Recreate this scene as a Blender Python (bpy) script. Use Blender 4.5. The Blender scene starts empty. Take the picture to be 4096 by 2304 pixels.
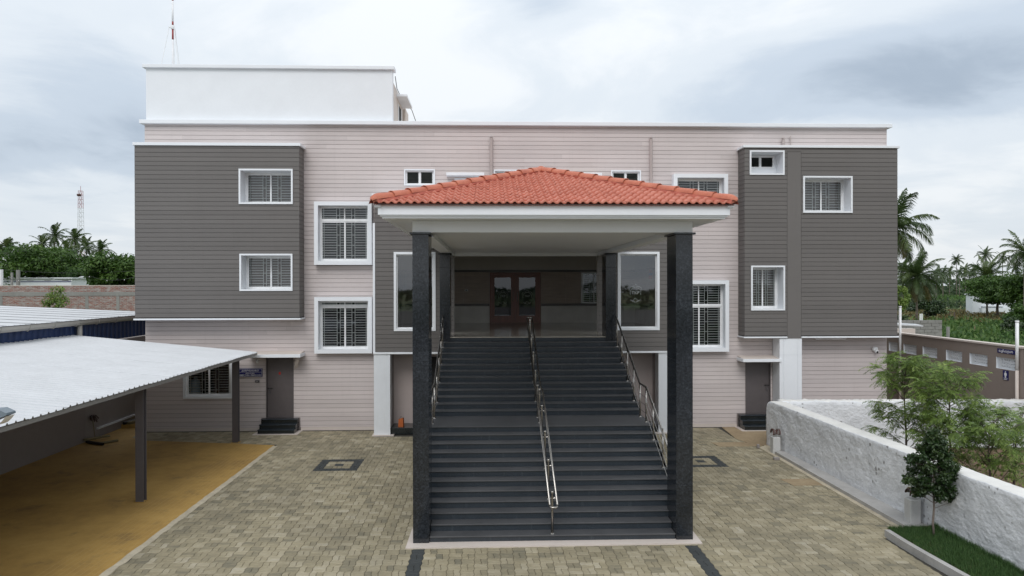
import bpy, bmesh, math, random
from mathutils import Vector, Matrix
import numpy as np
R = math.radians
scn = bpy.context.scene
COL = scn.collection

# ------------------------------------------------------------------ camera
cd = bpy.data.cameras.new('camera'); cam = bpy.data.objects.new('camera', cd); COL.objects.link(cam)
cd.sensor_width = 36.0; cd.lens = 2844.0 / 4096.0 * 36.0; cd.clip_start = 0.1; cd.clip_end = 4000
CAMZ = 4.64
cam.matrix_world = (Matrix.Translation((0, 0, CAMZ)) @ Matrix.Rotation(-0.0330, 4, 'Z')
                    @ Matrix.Rotation(math.pi / 2 - 0.0036, 4, 'X') @ Matrix.Rotation(-0.0017, 4, 'Z'))
scn.camera = cam

# ------------------------------------------------------------------ sky (overcast, broken cloud), sun behind the cloud
SUN_EL, SUN_AZ = R(44), R(192)      # azimuth from +Y clockwise: behind the camera, a little left
w = bpy.data.worlds.new('World'); scn.world = w; w.use_nodes = True
nt = w.node_tree; N = nt.nodes; L = nt.links; N.clear()
def wn(t, **k):
    n = N.new(t)
    for a, b in k.items(): setattr(n, a, b)
    return n
def wmath(op, a, b=None, c=None, clamp=False):
    n = N.new('ShaderNodeMath'); n.operation = op; n.use_clamp = clamp
    for i, v in enumerate((a, b, c)):
        if v is None: continue
        if isinstance(v, (int, float)): n.inputs[i].default_value = v
        else: L.new(v, n.inputs[i])
    return n.outputs[0]
wout = wn('ShaderNodeOutputWorld'); bg = wn('ShaderNodeBackground'); L.new(bg.outputs[0], wout.inputs[0])
tc = wn('ShaderNodeTexCoord'); sp = wn('ShaderNodeSeparateXYZ'); L.new(tc.outputs['Generated'], sp.inputs[0])
sky = wn('ShaderNodeTexSky', sky_type='NISHITA'); sky.sun_disc = False
sky.sun_elevation = SUN_EL; sky.sun_rotation = SUN_AZ; sky.dust_density = 3.0
zc = wmath('MAXIMUM', sp.outputs[2], 0.0)
den = wmath('ADD', zc, 0.16)
cx = wmath('DIVIDE', sp.outputs[0], den); cy = wmath('DIVIDE', sp.outputs[1], den)
comb = wn('ShaderNodeCombineXYZ'); L.new(cx, comb.inputs[0]); L.new(cy, comb.inputs[1])
def wnoise(scale, detail, rough, off, dist=0.0):
    m = wn('ShaderNodeMapping'); m.inputs['Location'].default_value = off; L.new(comb.outputs[0], m.inputs[0])
    n = wn('ShaderNodeTexNoise'); n.inputs['Scale'].default_value = scale; n.inputs['Detail'].default_value = detail
    n.inputs['Roughness'].default_value = rough; n.inputs['Distortion'].default_value = dist
    L.new(m.outputs[0], n.inputs['Vector']); return n.outputs[0]
n1 = wnoise(0.55, 7, 0.52, (3.1, 7.7, 0), 0.4)
n2 = wnoise(1.5, 8, 0.58, (1.3, 2.9, 0), 0.6)
az = wmath('ARCTAN2', sp.outputs[0], sp.outputs[1]); el = wmath('ARCSINE', zc)
def blob(a0, e0, sa, se):          # a cloud bank at a compass direction
    a = wmath('MULTIPLY', wmath('SUBTRACT', az, R(a0)), 1 / R(sa)); e = wmath('MULTIPLY', wmath('SUBTRACT', el, R(e0)), 1 / R(se))
    return wmath('EXPONENT', wmath('MULTIPLY', wmath('ADD', wmath('MULTIPLY', a, a), wmath('MULTIPLY', e, e)), -1.0))
banks = None
for q in ((33, 13.5, 13, 3.3, 1.0), (27, 16.0, 10, 2.2, .5), (-30, 9.5, 10, 2.4, 1.0), (-26, 14, 12, 3.5, .55), (4, 22.5, 5, 2.2, .7), (40, 16, 9, 5, .5), (110, 20, 30, 6, .8), (180, 25, 30, 8, .8), (-110, 18, 35, 7, .8)):
    b = wmath('MULTIPLY', blob(*q[:4]), q[4]); banks = b if banks is None else wmath('ADD', banks, b)
mixn = wmath('ADD', wmath('MULTIPLY', n1, 0.50), wmath('MULTIPLY', n2, 0.50))
dens = wmath('ADD', mixn, wmath('MULTIPLY', banks, 0.25))
rmp = wn('ShaderNodeValToRGB'); L.new(dens, rmp.inputs[0])
cr = rmp.color_ramp; cr.interpolation = 'EASE'
cr.elements[0].position = 0.44; cr.elements[0].color = (0.88, 0.915, 0.945, 1)
cr.elements[1].position = 0.92; cr.elements[1].color = (0.40, 0.475, 0.57, 1)
e = cr.elements.new(0.57); e.color = (0.75, 0.81, 0.87, 1)
e = cr.elements.new(0.72); e.color = (0.58, 0.66, 0.755, 1)
sks = wn('ShaderNodeVectorMath', operation='SCALE'); L.new(sky.outputs[0], sks.inputs[0]); sks.inputs['Scale'].default_value = 0.10
mx = wn('ShaderNodeMix', data_type='RGBA'); mx.inputs['Factor'].default_value = 0.92
L.new(sks.outputs[0], mx.inputs['A']); L.new(rmp.outputs[0], mx.inputs['B'])
# an overcast sky is brighter overhead than at the horizon
up = wmath('ADD', wmath('MULTIPLY', zc, 0.45), 1.0)
scl = wn('ShaderNodeVectorMath', operation='SCALE'); L.new(mx.outputs['Result'], scl.inputs[0]); L.new(up, scl.inputs['Scale'])
L.new(scl.outputs[0], bg.inputs[0]); bg.inputs[1].default_value = 1.0

sd = bpy.data.lights.new('sun', 'SUN'); sun = bpy.data.objects.new('sun', sd); COL.objects.link(sun)
sd.energy = 1.15; sd.angle = R(28); sd.color = (1.0, 0.98, 0.955)
dirv = Vector((math.sin(SUN_AZ) * math.cos(SUN_EL), math.cos(SUN_AZ) * math.cos(SUN_EL), math.sin(SUN_EL)))
sun.rotation_euler = (-dirv).to_track_quat('-Z', 'Y').to_euler()

scn.view_settings.view_transform = 'Standard'; scn.view_settings.look = 'None'
scn.view_settings.exposure = 0.0; scn.view_settings.gamma = 1.0
scn.render.engine = 'CYCLES'
c = scn.cycles
c.use_denoising = True; c.max_bounces = 6; c.diffuse_bounces = 3; c.glossy_bounces = 3; c.transparent_max_bounces = 12
c.caustics_reflective = False; c.caustics_refractive = False; c.sample_clamp_indirect = 6.0

# ------------------------------------------------------------------ materials
MATS = {}
class MT:
    def __init__(s, name):
        s.m = bpy.data.materials.new(name); s.m.use_nodes = True; s.t = s.m.node_tree; s.n = s.t.nodes; s.l = s.t.links
        s.b = s.n['Principled BSDF']
        s.tc = s.n.new('ShaderNodeTexCoord'); s.geo = s.n.new('ShaderNodeNewGeometry'); MATS[name] = s.m
    def pos(s, scale=(1, 1, 1), kind='world'):
        mp = s.n.new('ShaderNodeMapping'); mp.inputs['Scale'].default_value = scale
        s.l.new(s.geo.outputs['Position'] if kind == 'world' else s.tc.outputs['Object'], mp.inputs[0]); return mp.outputs[0]
    def noise(s, scale, detail=4, rough=.55, vec=None, dist=0):
        n = s.n.new('ShaderNodeTexNoise'); n.inputs['Scale'].default_value = scale; n.inputs['Detail'].default_value = detail
        n.inputs['Roughness'].default_value = rough; n.inputs['Distortion'].default_value = dist
        s.l.new(vec if vec is not None else s.pos(), n.inputs['Vector']); return n.outputs[0]
    def vor(s, scale, vec=None, feature='F1', out='Distance'):
        n = s.n.new('ShaderNodeTexVoronoi'); n.inputs['Scale'].default_value = scale; n.feature = feature
        s.l.new(vec if vec is not None else s.pos(), n.inputs['Vector']); return n.outputs[out]
    def ramp(s, fac, stops, interp='LINEAR'):
        r = s.n.new('ShaderNodeValToRGB'); r.color_ramp.interpolation = interp; el = r.color_ramp.elements
        while len(el) < len(stops): el.new(0.5)
        for e_, (p, col) in zip(el, stops):
            e_.position = p; e_.color = (*col, 1) if isinstance(col, (tuple, list)) else (col, col, col, 1)
        s.l.new(fac, r.inputs[0]); return r.outputs[0]
    def math(s, op, a, b=None, clamp=False):
        n = s.n.new('ShaderNodeMath'); n.operation = op; n.use_clamp = clamp
        for i, v in enumerate((a, b)):
            if v is None: continue
            if isinstance(v, (int, float)): n.inputs[i].default_value = v
            else: s.l.new(v, n.inputs[i])
        return n.outputs[0]
    def mix(s, fac, a, b, mode='MIX'):
        n = s.n.new('ShaderNodeMix'); n.data_type = 'RGBA'; n.blend_type = mode
        for nm, v in (('Factor', fac), ('A', a), ('B', b)):
            if isinstance(v, (int, float)): n.inputs[nm].default_value = v if nm == 'Factor' else (v, v, v, 1)
            elif isinstance(v, (tuple, list)): n.inputs[nm].default_value = (*v, 1)
            else: s.l.new(v, n.inputs[nm])
        return n.outputs['Result']
    def color(s, v):
        if isinstance(v, (tuple, list)): s.b.inputs['Base Color'].default_value = (*v, 1)
        else: s.l.new(v, s.b.inputs['Base Color'])
        return s
    def rough(s, v):
        if isinstance(v, (int, float)): s.b.inputs['Roughness'].default_value = v
        else: s.l.new(v, s.b.inputs['Roughness'])
        return s
    def spec(s, v): s.b.inputs['Specular IOR Level'].default_value = v; return s
    def metal(s, v=1.0): s.b.inputs['Metallic'].default_value = v; return s
    def bump(s, h, strength=.3, dist=.01):
        n = s.n.new('ShaderNodeBump'); n.inputs['Strength'].default_value = strength; n.inputs['Distance'].default_value = dist
        s.l.new(h, n.inputs['Height']); s.l.new(n.outputs[0], s.b.inputs['Normal']); return s
    def rnd(s):
        n = s.n.new('ShaderNodeObjectInfo'); return n.outputs['Random']
    def attr(s, name, out='Color'):
        n = s.n.new('ShaderNodeAttribute'); n.attribute_name = name; return n.outputs[out]

def paint(name, col, rough=.6, var=.10, scale=1.2, bump=.12, dirt=None, streak=False):
    m = MT(name); a = m.noise(scale, 5, .6); b = m.noise(scale * 9, 3, .6)
    lo = tuple(c * (1 - var) for c in col); hi = tuple(min(1, c * (1 + var * .6)) for c in col)
    base = m.ramp(m.math('ADD', m.math('MULTIPLY', a, .7), m.math('MULTIPLY', b, .3)), [(.34, lo), (.66, hi)])
    if streak:      # rain streaks with a shape of their own
        st = m.noise(1.0, 5, .7, m.pos((7, 7, .35))); d = m.ramp(st, [(.56, 0.0), (.78, .32)])
        base = m.mix(d, base, dirt or tuple(c * .55 for c in col))
    m.color(base).rough(rough); m.bump(m.noise(55, 3, .6), bump, .004); return m.m

def flat(name, col, rough=.5, metal=0, spec=.5):
    m = MT(name); n = m.noise(6, 3); m.color(m.ramp(n, [(.3, tuple(c * .93 for c in col)), (.7, tuple(min(1, c * 1.05) for c in col))]))
    m.rough(rough).spec(spec)
    if metal: m.metal(metal)
    return m.m

def plank_mat(name, col, rough):
    m = MT(name); r = m.rnd(); g = m.noise(1.0, 5, .65, m.pos((2.2, 2.2, 60))); big = m.noise(.55, 4, .55)
    f = m.math('ADD', m.math('ADD', m.math('MULTIPLY', g, .35), m.math('MULTIPLY', big, .42)), m.math('MULTIPLY', r, .23))
    m.color(m.ramp(f, [(.30, tuple(c * .88 for c in col)), (.52, col), (.72, tuple(c * 1.09 for c in col))]))
    m.rough(rough); m.bump(m.noise(1, 4, .7, m.pos((9, 9, 160))), .22, .003)
    st = m.ramp(m.noise(1, 5, .7, m.pos((5, 5, .22))), [(.55, 0.0), (.75, .22)]); bc = m.b.inputs['Base Color'].links[0].from_socket; m.color(m.mix(st, bc, tuple(c * .72 for c in col))); return m.m
plank_mat('plank_pink', (.585, .525, .515), .62)
plank_mat('plank_brown', (.140, .130, .124), .6)
flat('joint', (.055, .05, .048), .9)
flat('joint_pink', (.24, .205, .195), .9)
paint('white', (.72, .75, .785), .55, .05, .9, .10, (.50, .47, .43), True)
paint('white_trim', (.79, .815, .85), .45, .03, 1.5, .05)
flat('upvc', (.80, .81, .82), .3)
paint('cream', (.62, .55, .50), .6, .06)
paint('soffit', (.73, .745, .765), .6, .03, .8, .05)
paint('wall_taupe', (.285, .235, .205), .7, .08, .6, .2)
paint('wall_grey', (.29, .265, .255), .7, .10, .5, .2)
paint('wall_grey_dark', (.25, .225, .215), .7, .08, .5, .2)
paint('pilaster_back', (.42, .36, .345), .65, .05)
flat('door_grey', (.105, .092, .094), .42)
flat('steel_grey', (.10, .092, .098), .38)
flat('black_metal', (.015, .014, .014), .4)

def granite(name, base, rough, speck=.55, stain=False):
    m = MT(name); v = m.vor(240); n = m.noise(330, 3, .7); bg_ = m.noise(2.3, 5, .6)
    sp_ = m.ramp(m.math('MULTIPLY', m.math('ADD', n, m.math('SUBTRACT', .62, v)), .8), [(.42, 0.0), (.62, 1.0)])
    v2 = m.noise(42, 5, .8)
    sp2 = m.ramp(v2, [(.57, 0.0), (.74, 1.0)])
    c0 = m.ramp(bg_, [(.3, tuple(c * .78 for c in base)), (.7, tuple(c * 1.25 for c in base))])
    c1 = m.mix(m.math('MULTIPLY', sp_, speck), c0, tuple(c * 3.2 + .012 for c in base))
    c1 = m.mix(m.math('MULTIPLY', sp2, speck * .8), c1, tuple(c * 2.6 + .015 for c in base))
    if stain:
        st = m.ramp(m.noise(1, 5, .7, m.pos((11, 3, 1.2))), [(.60, 0.0), (.80, .30)]); c1 = m.mix(st, c1, (.16, .19, .21))
    m.color(c1); m.rough(rough); return m.m
m = MT('granite_column'); n = m.noise(26, 9, .86); big = m.noise(1.1, 5, .6); sp_ = m.noise(120, 3, .7)
t_ = m.math('ADD', m.math('MULTIPLY', n, .62), m.math('ADD', m.math('MULTIPLY', big, .22), m.math('MULTIPLY', sp_, .16)))
m.color(m.ramp(t_, [(.41, (.006, .008, .010)), (.51, (.017, .020, .025)), (.59, (.048, .055, .066)), (.67, (.14, .155, .175))])).rough(.14)
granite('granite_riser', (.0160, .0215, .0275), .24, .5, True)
granite('granite_black', (.010, .013, .014), .2, .3)
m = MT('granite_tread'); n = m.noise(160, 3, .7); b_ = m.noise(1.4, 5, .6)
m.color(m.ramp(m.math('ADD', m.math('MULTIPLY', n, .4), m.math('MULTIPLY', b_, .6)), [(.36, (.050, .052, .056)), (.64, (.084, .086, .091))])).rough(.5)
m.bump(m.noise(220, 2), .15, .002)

m = MT('terracotta'); r = m.rnd(); a = m.attr('tone', 'Fac'); n = m.noise(3.2, 5, .6); f = m.noise(38, 4, .65)
t_ = m.math('ADD', m.math('MULTIPLY', a, .28), m.math('ADD', m.math('MULTIPLY', n, .42), m.math('MULTIPLY', f, .30)))
m.color(m.ramp(t_, [(.18, (.40, .118, .075)), (.5, (.505, .160, .104)), (.82, (.58, .215, .150))])).rough(m.ramp(f, [(.3, .38), (.7, .62)]))
m.bump(f, .12, .003)
m = MT('terracotta_cap'); n = m.noise(3.0, 5, .65); f = m.noise(30, 4, .65)
m.color(m.ramp(m.math('ADD', m.math('MULTIPLY', n, .6), m.math('MULTIPLY', f, .4)), [(.3, (.36, .092, .05)), (.55, (.51, .155, .088)), (.75, (.60, .25, .16))])).rough(.55); m.bump(f, .15, .003)
paint('terracotta_mortar', (.40, .10, .065), .75, .2, 6, .3)

m = MT('glass'); n_ = m.n; b = m.b; n_.remove(b)
tr = n_.new('ShaderNodeBsdfTransparent'); tr.inputs[0].default_value = (.90, .93, .93, 1)
gl = n_.new('ShaderNodeBsdfGlossy'); gl.inputs['Roughness'].default_value = .02; gl.inputs['Color'].default_value = (.92, .95, 1, 1)
fr = n_.new('ShaderNodeFresnel'); fr.inputs[0].default_value = 1.55
fm = n_.new('ShaderNodeMath'); fm.operation = 'MULTIPLY_ADD'; m.l.new(fr.outputs[0], fm.inputs[0]); fm.inputs[1].default_value = 1.0; fm.inputs[2].default_value = .015
ms = n_.new('ShaderNodeMixShader'); m.l.new(fm.outputs[0], ms.inputs[0]); m.l.new(tr.outputs[0], ms.inputs[1]); m.l.new(gl.outputs[0], ms.inputs[2])
m.l.new(ms.outputs[0], n_['Material Output'].inputs[0])
gs = MATS['glass'].copy(); gs.name = 'glass_showcase'; MATS['glass_showcase'] = gs
for nd in gs.node_tree.nodes:
    if nd.type == 'MATH': nd.inputs[1].default_value = 1.4; nd.inputs[2].default_value = .07
flat('painted_shade', (.022, .022, .023), .9)  # near-black colour stands in for the shade of unlit rooms and openings
m = MT('curtain'); wv = m.n.new('ShaderNodeTexWave'); wv.inputs['Scale'].default_value = 3.6; wv.inputs['Distortion'].default_value = 1.6; m.l.new(m.pos((4, 4, .25)), wv.inputs['Vector'])
m.color(m.ramp(wv.outputs['Color'], [(.2, (.055, .042, .048)), (.8, (.16, .12, .125))])).rough(.9)
m = MT('louvre'); m.color(m.ramp(m.noise(8), [(.3, (.035, .04, .038)), (.7, (.06, .066, .062))])).rough(.35)
flat('bar_white', (.82, .83, .82), .45)
m = MT('stainless'); m.color(m.ramp(m.noise(40, 3), [(.3, (.30, .285, .265)), (.7, (.42, .40, .375))])).metal(1).rough(.27)
m = MT('door_wood'); g = m.noise(1, 5, .65, m.pos((30, 30, 1.6)), .6)
m.color(m.ramp(g, [(.3, (.115, .032, .016)), (.7, (.22, .066, .032))])).rough(.35)
m = MT('tile_lower'); m.color(m.ramp(m.noise(2.2, 4), [(.3, (.52, .50, .465)), (.7, (.62, .60, .56))])).rough(.25)
m = MT('tile_upper'); m.color(m.ramp(m.noise(1, 5, .65, m.pos((2, 2, 26))), [(.3, (.27, .205, .155)), (.7, (.40, .315, .245))])).rough(.35)
flat('tile_band', (.045, .032, .025), .3)
paint('lobby_plain', (.56, .53, .485), .6, .04)
m = MT('marble_floor'); m.color(m.ramp(m.noise(1, 6, .65, m.pos((1.2, 9, 1)), 1.0), [(.3, (.40, .36, .30)), (.7, (.58, .53, .46))])).rough(.13)
flat('sign_blue', (.010, .012, .115), .3)
flat('sign_white', (.80, .80, .82), .5)
flat('red_paint', (.42, .02, .015), .4)
flat('mast_red', (.30, .035, .03), .5)
flat('etch', (.42, .45, .45), .6)
flat('can_blue', (.50, .60, .70), .3)
flat('lamp_grey', (.16, .20, .235), .35)
flat('tower_white', (.62, .63, .66), .5)
paint('gutter_pvc', (.50, .48, .44), .4, .08)
flat('mast_orange', (.40, .10, .02), .7)
# ------------------------------------------------------------------ mesh helpers
class MB:
    def __init__(s): s.v = []; s.f = []; s.mi = []; s.cur = 0; s.smooth = False
    def add(s, vs, fs):
        o = len(s.v); s.v += [tuple(q) for q in vs]; s.f += [tuple(i + o for i in f) for f in fs]; s.mi += [s.cur] * len(fs); return s
    def quad(s, a, b, c, d): return s.add([a, b, c, d], [(0, 1, 2, 3)])
    def box(s, x0, x1, y0, y1, z0, z1, skip=''):
        v = [(x0, y0, z0), (x1, y0, z0), (x1, y1, z0), (x0, y1, z0), (x0, y0, z1), (x1, y0, z1), (x1, y1, z1), (x0, y1, z1)]
        F = {'b': (0, 3, 2, 1), 't': (4, 5, 6, 7), 'f': (0, 1, 5, 4), 'r': (1, 2, 6, 5), 'k': (2, 3, 7, 6), 'l': (3, 0, 4, 7)}
        return s.add(v, [F[k] for k in F if k not in skip])
    def bbox(s, x0, x1, y0, y1, z0, z1, b=.01):      # box with bevelled edges
        bm = bmesh.new(); bmesh.ops.create_cube(bm, size=1.0)
        for q in bm.verts: q.co = Vector(((x0 + x1) / 2 + q.co.x * (x1 - x0), (y0 + y1) / 2 + q.co.y * (y1 - y0), (z0 + z1) / 2 + q.co.z * (z1 - z0)))
        bmesh.ops.bevel(bm, geom=bm.edges[:], offset=b, segments=1, affect='EDGES', profile=.5)
        bm.verts.index_update(); s.add([q.co[:] for q in bm.verts], [[q.index for q in f.verts] for f in bm.faces]); bm.free(); return s
    def frame(s, x0, x1, z0, z1, y0, y1, bl, br, bb, bt):   # picture frame in the XZ plane, four bars butted
        s.box(x0, x0 + bl, y0, y1, z0, z1); s.box(x1 - br, x1, y0, y1, z0, z1)
        s.box(x0 + bl, x1 - br, y0, y1, z0, z0 + bb); s.box(x0 + bl, x1 - br, y0, y1, z1 - bt, z1); return s
    def tube(s, pts, r, n=8, caps=True):
        pts = [Vector(p) for p in pts]; rings = []; up = None
        for i, p in enumerate(pts):
            if i == 0: t = pts[1] - p
            elif i == len(pts) - 1: t = p - pts[i - 1]
            else: t = (pts[i + 1] - p).normalized() + (p - pts[i - 1]).normalized()
            t = t.normalized() if t.length > 1e-9 else Vector((0, 0, 1))
            if up is None:
                up = Vector((0, 0, 1)) if abs(t.z) < .9 else Vector((1, 0, 0))
            a = t.cross(up).normalized(); b = a.cross(t).normalized(); up = b
            rr = r[i] if isinstance(r, (list, tuple)) else r
            k = 1.0
            if 0 < i < len(pts) - 1:
                c_ = (pts[i + 1] - p).normalized().dot((p - pts[i - 1]).normalized()); k = 1 / max(.5, math.sqrt((1 + c_) / 2))
            rings.append([p + (a * math.cos(q * 2 * math.pi / n) + b * math.sin(q * 2 * math.pi / n)) * rr for q in range(n)])
        vs = [q for rg in rings for q in rg]; fs = []
        for i in range(len(rings) - 1):
            for q in range(n): fs.append((i * n + q, i * n + (q + 1) % n, (i + 1) * n + (q + 1) % n, (i + 1) * n + q))
        if caps: fs.append(tuple(range(n - 1, -1, -1))); fs.append(tuple((len(rings) - 1) * n + q for q in range(n)))
        return s.add(vs, fs)
    def lathe(s, c, prof, n=16):     # profile of (radius, z)
        vs = [(c[0] + r * math.cos(2 * math.pi * q / n), c[1] + r * math.sin(2 * math.pi * q / n), c[2] + z) for r, z in prof for q in range(n)]
        fs = [(i * n + q, i * n + (q + 1) % n, (i + 1) * n + (q + 1) % n, (i + 1) * n + q) for i in range(len(prof) - 1) for q in range(n)]
        fs.append(tuple(range(n - 1, -1, -1))); fs.append(tuple((len(prof) - 1) * n + q for q in range(n))); return s.add(vs, fs)
    def prism(s, poly, axis, a0, a1):    # poly in the other two axes
        def P(u, v, w):
            return {'x': (w, u, v), 'y': (u, w, v), 'z': (u, v, w)}[axis]
        n = len(poly); vs = [P(u, v, a0) for u, v in poly] + [P(u, v, a1) for u, v in poly]
        fs = [tuple(range(n - 1, -1, -1)), tuple(range(n, 2 * n))] + [(i, (i + 1) % n, n + (i + 1) % n, n + i) for i in range(n)]
        return s.add(vs, fs)
    def mesh(s, name, mats):
        me = bpy.data.meshes.new(name); me.from_pydata(s.v, [], s.f)
        for mt in (mats if isinstance(mats, (list, tuple)) else [mats]): me.materials.append(MATS[mt])
        if any(s.mi): me.polygons.foreach_set('material_index', s.mi)
        if s.smooth: me.polygons.foreach_set('use_smooth', [True] * len(s.f))
        me.update(); return me
    def build(s, name, mats, parent=None):
        return link(name, s.mesh(name, mats), parent)
def fixn(o):
    bm = bmesh.new(); bm.from_mesh(o.data); bmesh.ops.recalc_face_normals(bm, faces=bm.faces[:]); bm.to_mesh(o.data); bm.free(); return o
def link(name, me, parent=None, loc=None):
    o = bpy.data.objects.new(name, me); COL.objects.link(o)
    if parent is not None:
        o.parent = parent
        if parent.type == 'EMPTY' and loc is None: o.matrix_parent_inverse = Matrix.Translation(-parent.location)
    if loc is not None: o.location = loc
    return o
def tag(o, label=None, cat=None, group=None, kind=None):
    if label: o['label'] = label
    if cat: o['category'] = cat
    if group: o['group'] = group
    if kind: o['kind'] = kind
    return o
def thing(name, label, cat, loc=(0, 0, 0), group=None):
    o = bpy.data.objects.new(name, None); COL.objects.link(o); o.location = loc; o.empty_display_size = .2
    return tag(o, label, cat, group)
def copy_tree(o, parent=None, loc=None, rotz=None, scale=None):
    c = o.copy(); COL.objects.link(c); c.parent = parent
    if loc is not None: c.location = loc
    if rotz is not None: c.rotation_euler = (0, 0, rotz)
    if scale is not None: c.scale = (scale,) * 3
    for ch in o.children: copy_tree(ch, c)
    return c
def struct(name, mb, mats): return tag(mb.build(name, mats), kind='structure')
def subtract(segs, a, b):
    out = []
    for s0, s1 in segs:
        if b <= s0 or a >= s1: out.append((s0, s1)); continue
        if a > s0: out.append((s0, a))
        if b < s1: out.append((b, s1))
    return out
def wall_holes(mb, x0, x1, z0, z1, y, holes):
    xs = sorted({x0, x1, *[min(max(h[i], x0), x1) for h in holes for i in (0, 1)]}); zs = sorted({z0, z1, *[min(max(h[i], z0), z1) for h in holes for i in (2, 3)]})
    for i in range(len(xs) - 1):
        for j in range(len(zs) - 1):
            mx_, mz_ = (xs[i] + xs[i + 1]) / 2, (zs[j] + zs[j + 1]) / 2
            if any(h[0] < mx_ < h[1] and h[2] < mz_ < h[3] for h in holes): continue
            mb.quad((xs[i], y, zs[j]), (xs[i + 1], y, zs[j]), (xs[i + 1], y, zs[j + 1]), (xs[i], y, zs[j + 1]))
PLG = .0085
def plank_mesh(l, h, t=.016):        # a board, front at y=0, back open, with eased long edges
    e_ = .004
    mb = MB(); z0, z1 = PLG / 2, h - PLG / 2
    P = [(t, z0), (e_, z0), (0, z0 + e_), (0, z1 - e_), (e_, z1), (t, z1)]
    vs = [(0, y, z) for y, z in P] + [(l, y, z) for y, z in P]; n = len(P)
    fs = [(i, n + i, n + i + 1, i + 1) for i in range(n - 1)] + [tuple(range(n))[::1], tuple(range(2 * n - 1, n - 1, -1))]
    return mb.add(vs, fs)
_pc = {}
def planks(parent, mat, x0, x1, z0, z1, y, pitch, holes=(), joints=None, side=None, seed=0, zoff=0.0):
    """lap boards on a plane y=const (or x=const when side is +1/-1: then x0,x1 run along Y and y is X)"""
    rr = random.Random(seed); n = int(math.ceil((z1 - z0 - zoff) / pitch)); cnt = 0
    for i in range(-1 if zoff > 0.02 else 0, n):
        a = max(z0, z0 + zoff + i * pitch); b = min(z1, z0 + zoff + (i + 1) * pitch)
        if b - a < .03: continue
        segs = [(x0, x1)]
        for h in holes:
            if h[2] < b - .02 and h[3] > a + .02: segs = subtract(segs, h[0], h[1])
        part = []          # ripped boards above and below an opening
        for h in holes:
            if h[2] < b - .02 and h[3] > a + .02:
                for pa, pb in ((a, h[2]), (h[3], b)):
                    if pb - pa > .022:
                        sg = [(max(h[0], x0), min(h[1], x1))]
                        for g in holes:
                            if g is not h and g[2] < pb - .005 and g[3] > pa + .005: sg = subtract(sg, g[0], g[1])
                        part += [(s0, s1, pa, pb) for s0, s1 in sg if s1 - s0 > .05]
        if joints:
            j0 = x0 + rr.random() * joints
            cut = []
            for s0, s1 in segs:
                q = j0
                while q < s1:
                    if q > s0 + .5 and q < s1 - .5 and s1 - s0 > joints * .8: cut.append((s0, q - .001)); s0 = q + .001
                    q += joints
                cut.append((s0, s1))
            segs = cut
        for s0, s1, a, b in [(s0, s1, a, b) for s0, s1 in segs] + part:
            if s1 - s0 < .02: continue
            key = (round(s1 - s0, 4), round(b - a, 4), mat)
            if key not in _pc: _pc[key] = plank_mesh(s1 - s0, b - a).mesh('plank', mat)
            o = link('plank', _pc[key], parent, loc=(0, 0, 0))
            off = Vector(parent.location) if parent.type == 'EMPTY' else Vector((0, 0, 0))
            if side is None: o.location = Vector((s0, y, a)) - off
            elif side == 1: o.location = Vector((y, s0, a)) - off; o.rotation_euler = (0, 0, math.pi / 2)     # faces +X
            else: o.location = Vector((y, s1, a)) - off; o.rotation_euler = (0, 0, -math.pi / 2)              # faces -X
            cnt += 1
    return cnt
# ------------------------------------------------------------------ the building
D, B, EB = 23.0, 22.425, 22.15
XL, XR, ZC = -10.92, 13.11, 9.785
PITCH = .1386
bld = thing('office_building', 'three storey office building with pink and brown plank cladding and white window surrounds', 'building', (1.1, 23.0, 0))

def grille(mb, xa, xb, za, zb, y, flip=False, step=.083, full=4):
    w = xb - xa; t = .0085
    v = (.07, .64, .78) if not flip else (.28, .42, .93)
    for f in v: mb.box(xa + w * f - t, xa + w * f + t, y, y + .012, za, zb)
    g0, g1 = (xa + w * v[1], xa + w * v[2]) if not flip else (xa + w * v[0], xa + w * v[1])
    n = max(1, int((zb - za) / step)); d = (zb - za) / (n + .6)
    for i in range(n):
        z = za + d * (i + .6)
        if i % full == 1: mb.box(xa, xb, y + .013, y + .022, z - t, z + t)
        else: mb.box(xa, g0, y + .013, y + .022, z - t, z + t); mb.box(g1, xb, y + .013, y + .022, z - t, z + t)

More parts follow.
